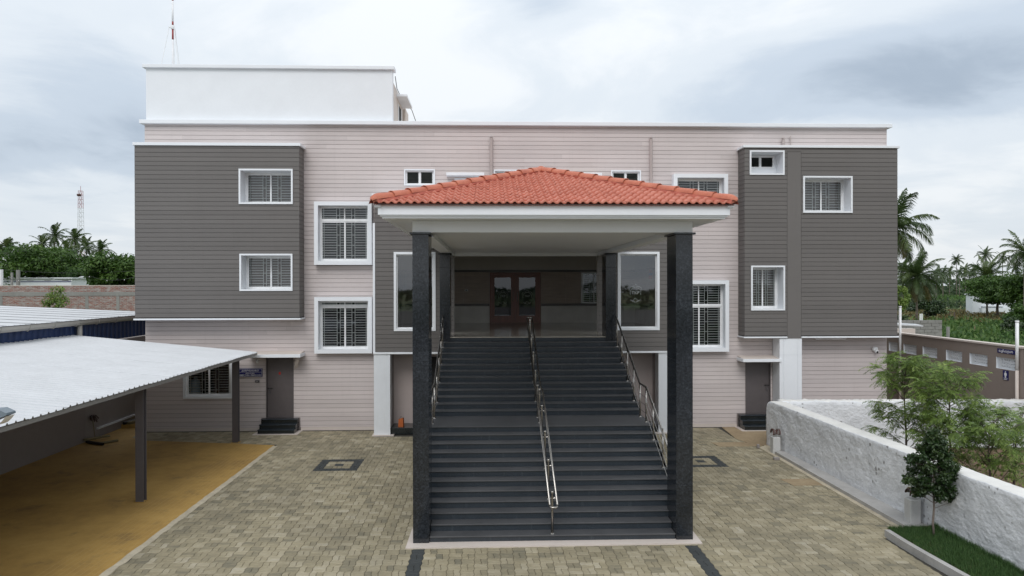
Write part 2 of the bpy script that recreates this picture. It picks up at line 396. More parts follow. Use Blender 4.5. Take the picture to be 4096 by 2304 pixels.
def window(rect, yf, proud, b, yw, transom=None, curtain=None, sashes=(0, .5, 1), inner=None, label=None, bars=True):
    x0, x1, z0, z1 = rect
    s = MB(); s.frame(x0, x1, z0, z1, yf - proud, yw + .10, b, b, b, b)
    win = s.build('window', 'white_trim', bld)
    if label: win['label'] = label
    xa, xb, za, zb = x0 + b, x1 - b, z0 + b, z1 - b
    if inner: xa, xb, za, zb = inner
    fr = MB(); p = .045
    fr.frame(xa, xb, za, zb, yw, yw + .06, p, p, p, p)
    zt = None
    if transom: zt = transom; fr.box(xa + p, xb - p, yw, yw + .06, zt - .035, zt + .035)
    rows = [(za + p, zb - p)] if zt is None else [(za + p, zt - .035), (zt + .035, zb - p)]
    W = xb - xa - 2 * p; gr = MB()
    for ri, (ra, rb) in enumerate(rows):
        for i in range(len(sashes) - 1):
            sa, sb = xa + p + W * sashes[i], xa + p + W * sashes[i + 1]
            sl = .034 if ri == 0 else .018; yo = .012 if i == 0 else .024
            if i < len(sashes) - 2 and ri == 0: sb += .02
            fr.frame(sa, sb, ra, rb, yw + yo, yw + yo + .028, sl, sl, sl, sl)
            pane = MB(); pane.quad((sa + sl, yw + yo + .014, ra + sl), (sb - sl, yw + yo + .014, ra + sl), (sb - sl, yw + yo + .014, rb - sl), (sa + sl, yw + yo + .014, rb - sl))
            pane.build('pane', 'glass', win)
            if bars: grille(gr, sa + sl * .6, sb - sl * .6, ra + .01, rb - .01, yw + .075, i % 2 == 1)
    fr.build('frame', 'upvc', win)
    if bars: gr.build('grille', 'bar_white', win)
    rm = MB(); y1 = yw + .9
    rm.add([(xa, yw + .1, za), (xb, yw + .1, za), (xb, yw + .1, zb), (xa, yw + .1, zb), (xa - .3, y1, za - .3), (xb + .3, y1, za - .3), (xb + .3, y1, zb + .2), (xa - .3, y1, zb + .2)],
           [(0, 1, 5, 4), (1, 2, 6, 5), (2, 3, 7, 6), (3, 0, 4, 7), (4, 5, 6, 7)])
    rm.build('shade_backing', 'painted_shade', win)  # shallow box coloured near-black in place of an unlit room's shade
    if curtain:
        cu = MB()
        for (ca, cb) in curtain:
            n = max(4, int((cb - ca) / .035)); a = xa + (xb - xa) * 0
            ring = [(ca + (cb - ca) * i / n, yw + .17 + .022 * math.sin(i * 1.9) + .01 * math.sin(i * .7)) for i in range(n + 1)]
            for i in range(n): cu.quad((*ring[i], za), (*ring[i + 1], za), (*ring[i + 1], zb), (*ring[i], zb))
        cu.build('curtain', 'curtain', win)
    return win

def louvre_window(rect, yf, proud, b, yw, inner=None, wall=False):
    x0, x1, z0, z1 = rect
    s = MB(); s.frame(x0, x1, z0, z1, yf - proud, yw + .08, b, b, b, b)
    xa, xb, za, zb = x0 + b, x1 - b, z0 + b, z1 - b
    if inner:
        ia, ib, ja, jb = inner; ia = max(xa, ia)
        if ja > za: s.box(xa, xb, yw + .015, yw + .08, za, ja)
        if jb < zb: s.box(xa, xb, yw + .015, yw + .08, jb, zb)
        if ia > xa: s.box(xa, ia, yw + .015, yw + .08, ja, jb)
        if ib < xb: s.box(ib, xb, yw + .015, yw + .08, ja, jb)
        xa, xb, za, zb = ia, ib, ja, jb
    win = s.build('window', 'white_trim', bld)
    fr = MB(); p = .045; xm = (xa + xb) / 2
    fr.frame(xa, xb, za, zb, yw, yw + .07, p, p, p, p); fr.box(xm - .03, xm + .03, yw, yw + .07, za + p, zb - p)
    n = 8; h = (zb - za - 2 * p) / n
    for (a, b2) in ((xa + p, xm - .03), (xm + .03, xb - p)):
        for k in range(n):      # toothed clips on both jambs
            for xx, sg in ((a, 1), (b2, -1)):
                fr.box(min(xx, xx + sg * .016), max(xx, xx + sg * .016), yw + .004, yw + .05, za + p + h * (k + .1), za + p + h * (k + .55))
            sl = MB(); z = za + p + h * k
            sl.quad((a + .012, yw + .008, z + .006), (b2 - .012, yw + .008, z + .006), (b2 - .012, yw + .055, z + h + .010), (a + .012, yw + .055, z + h + .010))
            sl.build('louvre', 'louvre', win)
    fr.build('frame', 'upvc', win)
    bk = MB(); bk.quad((xa, yw + .09, za), (xb, yw + .09, za), (xb, yw + .09, zb), (xa, yw + .09, zb)); bk.build('shade_backing', 'painted_shade', win)  # flat dark sheet behind the slats, room shade put into its colour
    return win

def awning(x0, x1, z0, z1, y0, tiled=True):      # concrete sunshade with a white face
    mb = MB(); mb.bbox(x0, x1, y0, D + .03, z0, z1, .006); o = mb.build('sunshade', 'white_trim', bld)
    t = MB(); t.add([(x0 + .03, y0 + .02, z1 + .002), (x1 - .03, y0 + .02, z1 + .002), (x1 - .03, D - .004, z1 + .06), (x0 + .03, D - .004, z1 + .06), (x0 + .03, D - .004, z1 + .002), (x1 - .03, D - .004, z1 + .002)],
          [(0, 1, 2, 3), (0, 3, 4), (1, 5, 2)]); t.build('sloped_top', 'cream', o)
    return o

# windows -----------------------------------------------------------
w1u = (-7.765, -6.10, 7.189, 8.288); w1d = (-7.749, -6.115, 4.483, 5.642)
w2u = (-5.53, -3.712, 5.304, 7.313); w2d = (-5.53, -3.714, 2.487, 4.281)
w3u = (5.975, 7.748, 7.02, 8.234); w3d = (5.96, 7.779, 2.484, 4.795)
w4 = (8.368, 9.464, 3.828, 5.261); w5 = (8.327, 9.449, 8.153, 8.935); w6 = (10.053, 11.656, 6.946, 8.123)
va = (-2.709, -1.717, 7.858, 8.389); vb = (.175, 1.16, 7.858, 8.385); vc = (3.98, 4.962, 7.845, 8.377)
wa = (-1.09, -.38, 7.45, 8.11); wb = (2.68, 3.39, 7.45, 8.11)
wo = (-9.733, -8.16, 1.046, 2.34)
dl = (-7.12, -6.25, .405, 2.36); dr = (8.40, 9.225, .42, 2.13)

window(w1u, B, .03, .052, B + .46, curtain=[(-7.72, -6.15)], label='upper bay window in a deep white surround with drawn curtains')
window(w1d, B, .03, .052, B + .46, curtain=[(-7.7, -7.45), (-6.45, -6.17)])
window(w2u, D, .25, .123, D + .02, transom=6.735)
window(w2d, D, .25, .123, D + .02, transom=3.985)
window(w3u, D, .25, .123, D + .03)
window(w3d, D, .25, .123, D + .03, transom=3.97)
window(w4, B, .03, .052, B + .46, curtain=[(9.1, 9.4)])
window(w6, B, .03, .052, B + .46)
window(wo, D, .035, .07, D + .03, curtain=[(-8.85, -8.25)])
louvre_window(w5, B, .03, .05, B + .5, inner=(8.40, 9.325, 8.449, 8.845))
for v in (va, vb, vc): louvre_window(v, D, .03, .04, D + .06)
window(wa, D, .0, .04, D + .03, bars=False); window(wb, D, .0, .04, D + .03, bars=False)
awning(-1.34, -.13, 8.146, 8.242, D - .32); awning(2.44, 3.64, 8.150, 8.246, D - .32)
awning(-7.62, -5.88, 2.397, 2.498, D - .60); awning(8.105, 9.36, 2.179, 2.278, D - .60)

# main wall ----------------------------------------------------------
lob = (-3.40, 5.75, 3.10, 5.92)
holes = [w2u, w2d, w3u, w3d, va, vb, vc, wa, wb, wo, dl, dr, lob]
wl = MB(); wall_holes(wl, XL, XR, 0.0, 9.9, D + .015, holes)
wl.box(XL, XL + .2, D + .016, 34, 0, 9.9, 'f'); wl.box(XR - .2, XR, D + .016, 34, 0, 9.9, 'f'); wl.box(XL + .2, XR - .2, 33.8, 34, 0, 9.9); wl.box(XL + .2, XR - .2, D + .3, 33.8, 9.3, 9.4)
wall = wl.build('wall', 'joint_pink', bld)
zb1t, zb1b, zb2t, zb2b = 9.0, 3.63, 9.02, 2.99
skip = [(-10.96, -5.906, 3.6, 9.05), (8.163, 13.2, 2.96, 9.06), (-3.52, 5.90, -.1, 7.46), (9.29, 10.02, -.1, 3.0), (-7.28, -6.04, -.1, .407), (8.11, 9.29, -.1, .43)]
n = planks(wall, 'plank_pink', XL, XR, .10, ZC + .02, D, PITCH, [h for h in holes if h is not lob] + skip, joints=5.2, seed=4, zoff=.06)
print('main wall planks', n)
for a, b_ in ((XL - .004, dl[0] - .2), (-6.02, -3.56), (5.92, 8.11), (10.03, XR)): MB().box(a, b_, D - .012, D + .01, 0, .10).build('skirting', 'cream', bld)
cn = MB(); cn.bbox(XL - .10, XR + .10, D - .16, D + .30, ZC, ZC + .118, .006); cn.build('cornice', 'white_trim', bld)
rs = MB(); rs.box(XL + .05, XR - .05, D + .31, 33.9, ZC - .3, ZC - .05); rs.build('roof', 'cream', bld)

# left and right bays, entrance block: brown boards ------------------------
def bay(x0, x1, z0, z1, y0, holes_, side, secs, seed):
    mb = MB(); wall_holes(mb, x0, x1, z0, z1, y0 + .015, holes_)
    yb = D + .01
    mb.box(x0 + .001, x0 + .016 + (0 if side != -1 else 0), y0 + .016, yb, z0, z1, 'f') if side != -1 else mb.quad((x0 + .015, yb, z0), (x0 + .015, y0 + .015, z0), (x0 + .015, y0 + .015, z1), (x0 + .015, yb, z1))
    mb.box(x1 - .016, x1 - .001, y0 + .016, yb, z0, z1, 'f') if side != 1 else mb.quad((x1 - .015, y0 + .015, z0), (x1 - .015, yb, z0), (x1 - .015, yb, z1), (x1 - .015, y0 + .015, z1))
    mb.quad((x0, y0 + .02, z0 + .001), (x1, y0 + .02, z0 + .001), (x1, yb, z0 + .001), (x0, yb, z0 + .001)); mb.quad((x0, y0 + .02, z1), (x1, y0 + .02, z1), (x1, yb, z1), (x0, yb, z1))
    o = mb.build('bay', 'joint', bld)
    for (a, b_) in secs: planks(o, 'plank_brown', a, b_, z0, z1, y0, PITCH, holes_, joints=None, seed=seed, zoff=.03)
    if side == 1: planks(o, 'plank_brown', y0 + .001, D, z0, z1, x1, PITCH, (), side=1, zoff=.03)
    if side == -1: planks(o, 'plank_brown', y0 + .001, D, z0, z1, x0, PITCH, (), side=-1, zoff=.03)
    return o
b1 = bay(-10.96, -5.906, zb1b, zb1t, B, [w1u, w1d], 1, [(-10.96, -5.906)], 2)
b2 = bay(8.163, 13.134, zb2b, zb2t, B, [w4, w5, w6], -1, [(8.163, 9.538), (10.0, 13.134)], 3)
st = MB(); st.box(9.545, 9.990, B - .004, B + .014, 2.93, 8.89); st.build('plain_panel', 'plank_brown', b2)
st = MB(); st.box(9.538, 10.0, B + .001, B + .014, 8.90, zb2t); st.build('plain_panel', 'plank_brown', b2)
tr = MB(); tr.bbox(-11.0, -5.85, B - .05, D + .005, zb1t, zb1t + .092, .005); tr.build('bay_coping', 'white_trim', bld)
tr = MB(); tr.bbox(-11.0, -5.87, B - .035, D - .002, zb1b - .05, zb1b, .004); tr.build('bay_drip', 'white_trim', bld)
tr = MB(); tr.bbox(8.11, 13.18, B - .05, D + .005, zb2t, zb2t + .078, .005); tr.build('bay_coping', 'white_trim', bld)
tr = MB(); tr.bbox(8.13, 9.536, B - .035, D - .002, zb2b - .045, zb2b, .004); tr.build('bay_drip', 'white_trim', bld)
tr = MB(); tr.bbox(10.0, 13.17, B - .035, D - .002, zb2b - .045, zb2b, .004); tr.build('bay_drip', 'white_trim', bld)
# white pilaster below the plain panel, with panel joints
pl = MB(); pl.box(9.30, 10.02, B + .02, D - .001, 0, 2.93); pl.build('pilaster', 'white_trim', bld)
for (a, b_) in ((9.30, 9.43), (9.436, 9.885), (9.891, 10.02)):
    for (c_, d_) in ((0, 2.40), (2.405, 2.93)):
        q = MB(); q.box(a, b_, B + .008, B + .019, c_, d_); q.build('panel', 'white_trim', bld)

# entrance block
eh = [(-2.932, -1.641, 3.231, 5.683), (4.042, 5.36, 3.231, 5.69), (-1.09, 3.42, 2.3, 5.56)]
ZE0, ZE1 = 2.575, 7.40
mb = MB(); wall_holes(mb, -3.512, 5.87, ZE0, ZE1, EB + .015, eh)
mb.quad((-3.512, D, ZE0), (-3.512, EB + .015, ZE0), (-3.512, EB + .015, ZE1), (-3.512, D, ZE1)); mb.quad((5.87, EB + .015, ZE0), (5.87, D, ZE0), (5.87, D, ZE1), (5.87, EB + .015, ZE1))
mb.quad((-3.512, EB + .02, ZE0), (-1.4, EB + .02, ZE0), (-1.4, 27.9, ZE0), (-3.512, 27.9, ZE0)); mb.quad((3.7, EB + .02, ZE0), (5.87, EB + .02, ZE0), (5.87, 27.9, ZE0), (3.7, 27.9, ZE0))
mb.quad((-3.512, EB + .02, ZE1 - .01), (5.87, EB + .02, ZE1 - .01), (5.87, D, ZE1 - .01), (-3.512, D, ZE1 - .01))
eb = mb.build('entrance_block', 'joint', bld)
planks(eb, 'plank_brown', -3.512, -1.06, ZE0, ZE1, EB, PITCH, eh[:1], seed=5); planks(eb, 'plank_brown', 3.40, 5.87, ZE0, ZE1, EB, PITCH, eh[1:2], seed=6)
q = MB(); q.box(-1.06, 3.40, EB + .001, EB + .25, 5.56, ZE1 - .02); q.build('lintel', 'soffit', bld)
tr = MB(); tr.bbox(-3.60, 5.95, EB - .06, D + .005, ZE1, ZE1 + .085, .005); tr.build('bay_coping', 'white_trim', bld)
for a, b_ in ((-3.573, -1.10), (3.43, 5.93)): MB().bbox(a, b_, EB - .035, EB + .4, ZE0 - .058, ZE0, .004).build('bay_drip', 'white_trim', bld)
for (a, b_) in ((-3.578, -3.513), (5.871, 5.935)):
    tr = MB(); tr.box(a, b_, EB - .012, D - .003, ZE0, 6.58); tr.build('fin', 'white_trim', bld)
for (a, b_) in ((-3.555, -3.055), (5.33, 5.90)):
    pl = MB(); pl.box(a, b_, EB, EB + .45, 0, ZE0 - .06); pl.build('pilaster', 'white', bld)
    pl = MB(); pl.box(a - .05 if a < 0 else a - .12, b_ + (.12 if a < 0 else .05), EB - .12, EB + .3, -.01, .018); pl.build('mortar_apron', 'cream', bld)
for a, b_ in ((-3.05, -1.3), (3.66, 5.33)): MB().quad((a, D - .02, 0), (b_, D - .02, 0), (b_, D - .02, ZE0), (a, D - .02, ZE0)).build('recess_wall', 'pilaster_back', bld)
for (a, b_) in ((-3.05, -1.33), (3.69, 5.32)):
    q = MB(); q.bbox(a, b_, EB + .07, D - .03, 0, .215, .008); q.build('plinth', 'granite_black', bld)
q = MB(); q.box(-1.95, -1.32, D - .06, D - .025, .22, 2.35); q.build('door', 'painted_shade', bld)  # black slab, the shade of a door opening put into its colour

# showcase windows of the entrance block
for (a, b_, c_, d_) in eh[:2]:
    s = MB(); s.frame(a, b_, c_, d_, EB - .03, EB + .18, .075, .075, .075, .075); wn_ = s.build('window', 'white_trim', bld)
    f = MB(); f.frame(a + .075, b_ - .075, c_ + .075, d_ - .075, EB + .06, EB + .12, .035, .035, .035, .035); f.build('frame', 'upvc', wn_)
    g = MB(); g.quad((a + .11, EB + .09, c_ + .11), (b_ - .11, EB + .09, c_ + .11), (b_ - .11, EB + .09, d_ - .11), (a + .11, EB + .09, d_ - .11)); g.build('pane', 'glass_showcase', wn_)

# lobby ---------------------------------------------------------------
YB = 27.68
def emblem(parent, cx_, cz_, y, s):
    mb = MB(); t = .0065 * s
    def arc(px, pz, r, a0, a1, n=12):
        mb.tube([(px + r * math.cos(R(a0 + (a1 - a0) * i / n)), y, pz + r * math.sin(R(a0 + (a1 - a0) * i / n))) for i in range(n + 1)], t, 4)
    arc(cx_, cz_, .17 * s, -20, 200); arc(cx_, cz_ + .21 * s, .05 * s, -60, 240)
    arc(cx_ - .10 * s, cz_ + .09 * s, .10 * s, 60, 190); arc(cx_ + .10 * s, cz_ + .09 * s, .10 * s, -10, 120)
    mb.tube([(cx_ - .16 * s, y, cz_ - .22 * s), (cx_, y, cz_ - .30 * s), (cx_ + .16 * s, y, cz_ - .22 * s)], t, 4); mb.tube([(cx_ - .10 * s, y, cz_ - .27 * s), (cx_, y, cz_ - .16 * s), (cx_ + .10 * s, y, cz_ - .27 * s)], t, 4)
    o = mb.build('etched_emblem', 'etch', parent); return o
def text_mesh(name, body, size, mat, parent, loc, rot=(math.pi / 2, 0, 0), ext=.002, fit=None, align='CENTER'):
    cu = bpy.data.curves.new(name, 'FONT'); cu.body = body; cu.size = size; cu.align_x = align; cu.align_y = 'CENTER'; cu.extrude = ext; cu.resolution_u = 3
    ob = bpy.data.objects.new(name, cu); COL.objects.link(ob); bpy.context.view_layer.update()
    dg = bpy.context.evaluated_depsgraph_get(); me = bpy.data.meshes.new_from_object(ob.evaluated_get(dg)); COL.objects.unlink(ob); bpy.data.objects.remove(ob)
    me.materials.clear(); me.materials.append(MATS[mat])
    if fit and len(me.vertices):
        xs = [v_.co.x for v_ in me.vertices]; wdt = max(xs) - min(xs); k_ = fit / wdt if wdt > 0 else 1
        for v_ in me.vertices: v_.co.x *= k_
    o = link(name, me, parent, loc=(0, 0, 0)); off = Vector(parent.location) if parent and parent.type == 'EMPTY' else Vector((0, 0, 0))
    o.location = Vector(loc) - off; o.rotation_euler = rot; return o
lb = MB(); lb.quad((-3.4, YB, 3.18), (5.75, YB, 3.18), (5.75, YB, 5.9), (-3.4, YB, 5.9))
lb.quad((-3.39, EB + .26, 3.18), (-3.39, YB, 3.18), (-3.39, YB, 5.9), (-3.39, EB + .26, 5.9)); lb.quad((5.74, YB, 3.18), (5.74, EB + .26, 3.18), (5.74, EB + .26, 5.9), (5.74, YB, 5.9))
lb.quad((-3.39, EB + .26, 5.9), (5.74, EB + .26, 5.9), (5.74, YB, 5.9), (-3.39, YB, 5.9))
wall_holes(lb, -3.4, 5.75, 3.18, 5.9, EB + .26, eh)
lobby = lb.build('lobby', 'lobby_plain', bld)
fl = MB(); fl.box(-3.39, 5.74, EB + .02, YB, 3.08, 3.18); fl.build('floor', 'marble_floor', lobby)
def tilerow(x0, x1, z0, z1, mat, joints, y, d=.012):
    xs = [x0] + [j for j in joints if x0 < j < x1] + [x1]
    for a, b_ in zip(xs, xs[1:]):
        q = MB(); q.box(a + .003, b_ - .003, y - d, y - .001, z0 + .002, z1 - .002); q.build('tile', mat, lobby)
jn = [-3.2, -2.2, -.976, 3.014, 3.605, 4.6]
for (a, b_) in ((-3.39, .03), (2.045, 5.74)):
    tilerow(a, b_, 3.18, 3.835, 'tile_lower', jn, YB); tilerow(a, b_, 3.835, 3.935, 'tile_band', [], YB, .02)
    if a < 0: tilerow(a, b_, 3.935, 5.16, 'tile_upper', jn, YB)
    else: tilerow(a, 3.60, 3.935, 5.16, 'tile_upper', jn, YB); tilerow(4.62, b_, 3.935, 5.16, 'tile_upper', jn, YB)
tilerow(-3.39, 5.74, 5.16, 5.245, 'tile_band', [], YB, .02)
for sx, x in ((1, -3.389), (-1, 5.739)):
    for z0, z1, mt in ((3.18, 3.835, 'tile_lower'), (3.835, 3.935, 'tile_band'), (3.935, 5.16, 'tile_upper'), (5.16, 5.245, 'tile_band')):
        q = MB(); q.box(min(x, x + sx * .015), max(x, x + sx * .015), EB + .3, YB - .02, z0 + .002, z1 - .002); q.build('tile', mt, lobby)
# glazed wooden double door
dm = MB(); dm.frame(.046, 2.032, 3.185, 5.14, YB - .07, YB - .015, .05, .05, .03, .05); door = dm.build('door', 'door_wood', bld)
door['label'] = 'glazed wooden double door at the back of the lobby'
for (a, b_, ga, gb, hx) in ((.098, 1.036, .233, .874, .95), (1.042, 1.98, 1.186, 1.82, 1.115)):
    lf = MB(); lf.frame(a, b_, 3.217, 5.085, YB - .065, YB - .02, ga - a, b_ - gb, .25, .14); leaf = lf.build('door_leaf', 'door_wood', door)
    g = MB(); g.quad((ga, YB - .04, 3.467), (gb, YB - .04, 3.467), (gb, YB - .04, 4.945), (ga, YB - .04, 4.945)); g.build('pane', 'glass', door)
    h = MB(); h.tube([(hx, YB - .12, 4.0), (hx, YB - .12, 4.40)], .014, 8); h.tube([(hx, YB - .12, 4.05), (hx, YB - .06, 4.05)], .008, 6); h.tube([(hx, YB - .12, 4.35), (hx, YB - .06, 4.35)], .008, 6); h.build('handle', 'stainless', door)
    emblem(door, (ga + gb) / 2, 4.2, YB - .052, 1.0)
bk = MB(); bk.quad((.1, YB - .012, 3.2), (1.98, YB - .012, 3.2), (1.98, YB - .012, 5.08), (.1, YB - .012, 5.08)); bk.build('shade_backing', 'painted_shade', door)  # dark sheet close behind the door panes, coloured as an unlit room
# barred window of the lobby
s = MB(); s.frame(3.62, 4.60, 3.94, 5.143, YB - .04, YB - .008, .05, .05, .05, .05); s.box(4.09, 4.13, YB - .04, YB - .008, 3.99, 5.09); lw = s.build('window', 'upvc', bld)
g = MB(); g.quad((3.67, YB - .03, 3.99), (4.55, YB - .03, 3.99), (4.55, YB - .03, 5.09), (3.67, YB - .03, 5.09)); g.build('pane', 'glass', lw)
g = MB(); grille(g, 3.68, 4.09, 4.0, 5.08, YB - .028); grille(g, 4.13, 4.54, 4.0, 5.08, YB - .028, True); g.build('grille', 'bar_white', lw)
bk = MB(); bk.quad((3.62, YB - .004, 3.94), (4.6, YB - .004, 3.94), (4.6, YB - .004, 5.14), (3.62, YB - .004, 5.14)); bk.build('shade_backing', 'painted_shade', lw)  # dark sheet behind the grille, room shade given as colour
q = MB(); q.bbox(-.921, -.80, YB - .03, YB - .012, 4.42, 4.49, .004); sw = q.build('switch_plate', 'upvc', bld)
q = MB(); q.box(-.90, -.82, YB - .033, YB - .0305, 4.435, 4.475); q.build('switch', 'black_metal', sw)
emblem(bld, 4.62, 4.40, EB + .085, 1.0)
text_mesh('etched_letters', 'TKP', .14, 'etch', bld, (4.62, EB + .084, 4.40), ext=.0005)
text_mesh('etched_letters', 'TKP', .12, 'etch', bld, (.55, YB - .055, 4.22), ext=.0005); text_mesh('etched_letters', 'TKP', .12, 'etch', bld, (1.50, YB - .055, 4.22), ext=.0005)

# side doors with granite steps --------------------------------------------
def side_door(rect, steps, bolt_left):
    x0, x1, z0, z1 = rect
    m_ = MB(); m_.frame(x0, x1, z0, z1, D - .03, D + .08, .035, .035, .02, .035); o = m_.build('door', 'door_grey', bld)
    lf = MB(); lf.bbox(x0 + .04, x1 - .04, D + .005, D + .045, z0 + .025, z1 - .04, .004); lf.build('door_leaf', 'door_grey', o)
    bx_ = x0 + .02 if bolt_left else x1 - .22; hz = 1.36
    bt = MB(); bt.tube([(bx_, D - .02, hz), (bx_ + .2, D - .02, hz)], .009, 6); bt.box(bx_ + .05, bx_ + .07, D - .03, D + .004, hz - .02, hz + .02); bt.box(bx_ + .13, bx_ + .15, D - .03, D + .004, hz - .02, hz + .02); bt.build('bolt', 'black_metal', o)
    px = bx_ + .10; pk = MB(); pk.bbox(px - .028, px + .028, D - .035, D - .012, hz - .17, hz - .10, .006); pk.tube([(px - .018, D - .023, hz - .10), (px - .018, D - .023, hz - .05), (px, D - .023, hz - .03), (px + .018, D - .023, hz - .05), (px + .018, D - .023, hz - .10)], .005, 6); pk.build('padlock', 'steel_grey', o)
    return o
d1 = side_door(dl, None, True)
q = MB(); q.box(-6.72, -6.66, D + .001, D + .004, 1.80, 1.88); q.build('sticker', 'red_paint', d1)
side_door(dr, None, False)
def granite_steps(x0, x1, ys, zs, label):
    t = thing('door_steps', label, 'steps', ((x0 + x1) / 2, ys[0], 0))
    for i, (y, z) in enumerate(zip(ys, zs)):
        zb = zs[i - 1] if i else 0
        q = MB(); q.box(x0 + (.012), x1 - .012, y + .015, D - .017, zb - (.03 if i else 0), z - .025); q.build('riser', 'granite_black', t)
        q = MB(); q.bbox(x0, x1, y, D - .016, z - .024, z, .005); q.build('tread', 'granite_riser', t)
    q = MB(); q.box(x0 - .12, x1 + .12, ys[0] - .12, D - .02, -.012, .010); q.build('mortar_apron', 'cream', t)
    return t
granite_steps(-7.235, -6.08, [22.44, 22.62, 22.80], [.135, .265, .40], 'three black granite steps below the grey door left of the porch')
granite_steps(8.15, 9.285, [22.38, 22.58, 22.78], [.14, .28, .415], 'black granite steps below the padlocked door beside the white compound wall')
# ------------------------------------------------------------------ roof room, mast, pipes
RX0, RX1 = -10.90, -3.085
rr_ = MB(); rr_.box(RX0, RX1, D + .06, D + .31, ZC - .04, 11.585, 'b'); rr_.box(RX0 + .002, RX1 - .002, D + .31, 27.6, ZC - .04, 11.25, 'bf'); room = rr_.build('roof_room', 'white_trim', bld)
q = MB(); q.bbox(RX0 - .08, RX1 + .07, D - .04, D + .40, 11.585, 11.695, .008); q.build('coping', 'white_trim', room)
q = MB(); q.box(RX1 - .01, RX1 + .004, D + .32, 27.59, 9.75, 11.24); q.build('side_wall', 'cream', room)
q = MB(); q.bbox(RX1 + .005, RX1 + .36, 24.0, 25.65, 10.99, 11.07, .006); q.build('sunshade', 'white_trim', room)
q = MB(); q.frame(24.3, 25.3, 10.1, 10.95, 0, 0, 0, 0, 0, 0) if False else None
q = MB(); q.box(RX1 + .004, RX1 + .03, 24.4, 24.5, 10.0, 10.85); q.box(RX1 + .004, RX1 + .03, 25.2, 25.3, 10.0, 10.85); q.build('window_frame', 'upvc', room)
q = MB(); q.box(RX1 + .002, RX1 + .012, 24.5, 25.2, 10.0, 10.85); q.build('window_pane', 'painted_shade', room)
q = MB(); q.tube([(RX1 + .07, 25.75, 9.8), (RX1 + .07, 25.75, 11.0)], .05, 10); q.build('downpipe', 'cream', room)
q = MB(); q.tube([(RX1 + .04, 23.45, 11.5), (RX1 + .05, 23.8, 11.2), (RX1 + .1, 24.2, 11.09), (RX1 + .32, 25.9, 11.0), (RX1 + .45, 26.3, 10.6), (RX1 + .62, 26.5, 9.8)], .012, 6); q.build('cable', 'black_metal', room)

mast = thing('roof_mast', 'red and white banded pole mast braced by stays on the roof', 'mast', (-10.86, 25.0, 11.6))
mx_, my_ = -10.90, 25.0
segs = [(11.60, 13.16, 'sign_white'), (13.16, 13.52, 'mast_red'), (13.52, 13.66, 'sign_white'), (13.66, 13.78, 'mast_red'), (13.78, 14.50, 'sign_white'), (14.50, 15.2, 'mast_red'), (15.2, 15.9, 'sign_white'), (15.9, 16.6, 'mast_red')]
for z0, z1, mt in segs:
    q = MB(); q.smooth = True; q.tube([(mx_, my_, z0), (mx_, my_, z1)], .030, 12); q.build('pole_band', mt, mast)
q = MB(); q.lathe((mx_, my_, 13.52), [(.05, 0), (.065, .03), (.065, .10), (.05, .13)], 12); q.build('clamp', 'upvc', mast)
for dx, dy in ((-.36, -.3), (-.10, .4), (.13, .4), (.34, -.3)):
    q = MB(); q.tube([(mx_ + dx * .25, my_ + dy * .25, 13.56), (mx_ + dx, my_ + dy, 11.70)], .010, 6); q.tube([(mx_ + dx * .1, my_ + dy * .1, 13.56), (mx_ + dx * .28, my_ + dy * .28, 13.57)], .018, 6); q.build('stay', 'upvc', mast)

def vent_pipe(x, z0, z1, r):
    q = MB(); q.smooth = False
    q.tube([(x, D - .07, z0), (x, D - .07, z1)], r, 12); zc_ = z0 + (z1 - z0) * .55
    q.tube([(x, D - .07, zc_), (x, D - .07, zc_ + .06)], r * 1.12, 12)
    for k in range(6):
        a = k * math.pi / 3; q.tube([(x + r * .8 * math.cos(a), D - .07 + r * .8 * math.sin(a), z1), (x + r * .8 * math.cos(a), D - .07 + r * .8 * math.sin(a), z1 + .04)], .006, 4)
    q.lathe((x, D - .07, z1 + .04), [(r * 1.02, 0), (r * .8, .03), (.001, .04)], 12)
    return q.build('vent_pipe', 'pilaster_back', bld)
for x, z0, z1, r in ((.097, 7.46, 9.38, .049), (5.28, 5.9, 9.38, .049), (9.628, 9.09, 9.38, .048)): vent_pipe(x, z0, z1, r)
q = MB(); q.tube([(9.876, D - .05, 9.09), (9.876, D - .05, 9.50)], .016, 8); q.tube([(9.876, D - .05, 9.45), (9.83, D - .05, 9.45)], .016, 8); q.build('water_pipe', 'pilaster_back', bld)
# lamp tube below the right bay, camera, bulb, switch
lt = thing('tube_light', 'white tube light fixture under the right brown bay', 'light', (11.06, 22.7, 2.9))
q = MB(); q.box(10.55, 11.58, 22.62, 22.66, 2.905, 2.925); q.box(10.55, 10.57, 22.66, 22.98, 2.905, 2.92); q.box(11.56, 11.58, 22.66, 22.98, 2.905, 2.92); q.build('bracket', 'upvc', lt)
q = MB(); q.tube([(10.57, 22.64, 2.885), (11.56, 22.64, 2.885)], .014, 8); q.build('tube', 'sign_white', lt)
cc = thing('security_camera', 'small white dome security camera at the right end of the facade', 'camera', (12.68, 22.9, 2.5))
q = MB(); q.bbox(12.60, 12.77, 22.90, 22.988, 2.47, 2.60, .02); q.build('housing', 'upvc', cc)
q = MB(); q.lathe((12.70, 22.88, 2.43), [(.01, -.03), (.05, -.01), (.062, .03), (.055, .08), (.02, .10)], 14); q.build('dome', 'upvc', cc)
q = MB(); q.lathe((12.705, 22.835, 2.42), [(.01, -.02), (.03, 0), (.03, .04), (.01, .06)], 10); q.build('lens', 'black_metal', cc)
bu = thing('light_bulb', 'bare white bulb in a wall holder above the blue sign', 'light', (-7.36, 22.9, 2.2))
q = MB(); q.tube([(-7.34, 22.985, 2.30), (-7.345, 22.93, 2.30), (-7.36, 22.89, 2.27)], .022, 8); q.build('holder', 'upvc', bu)
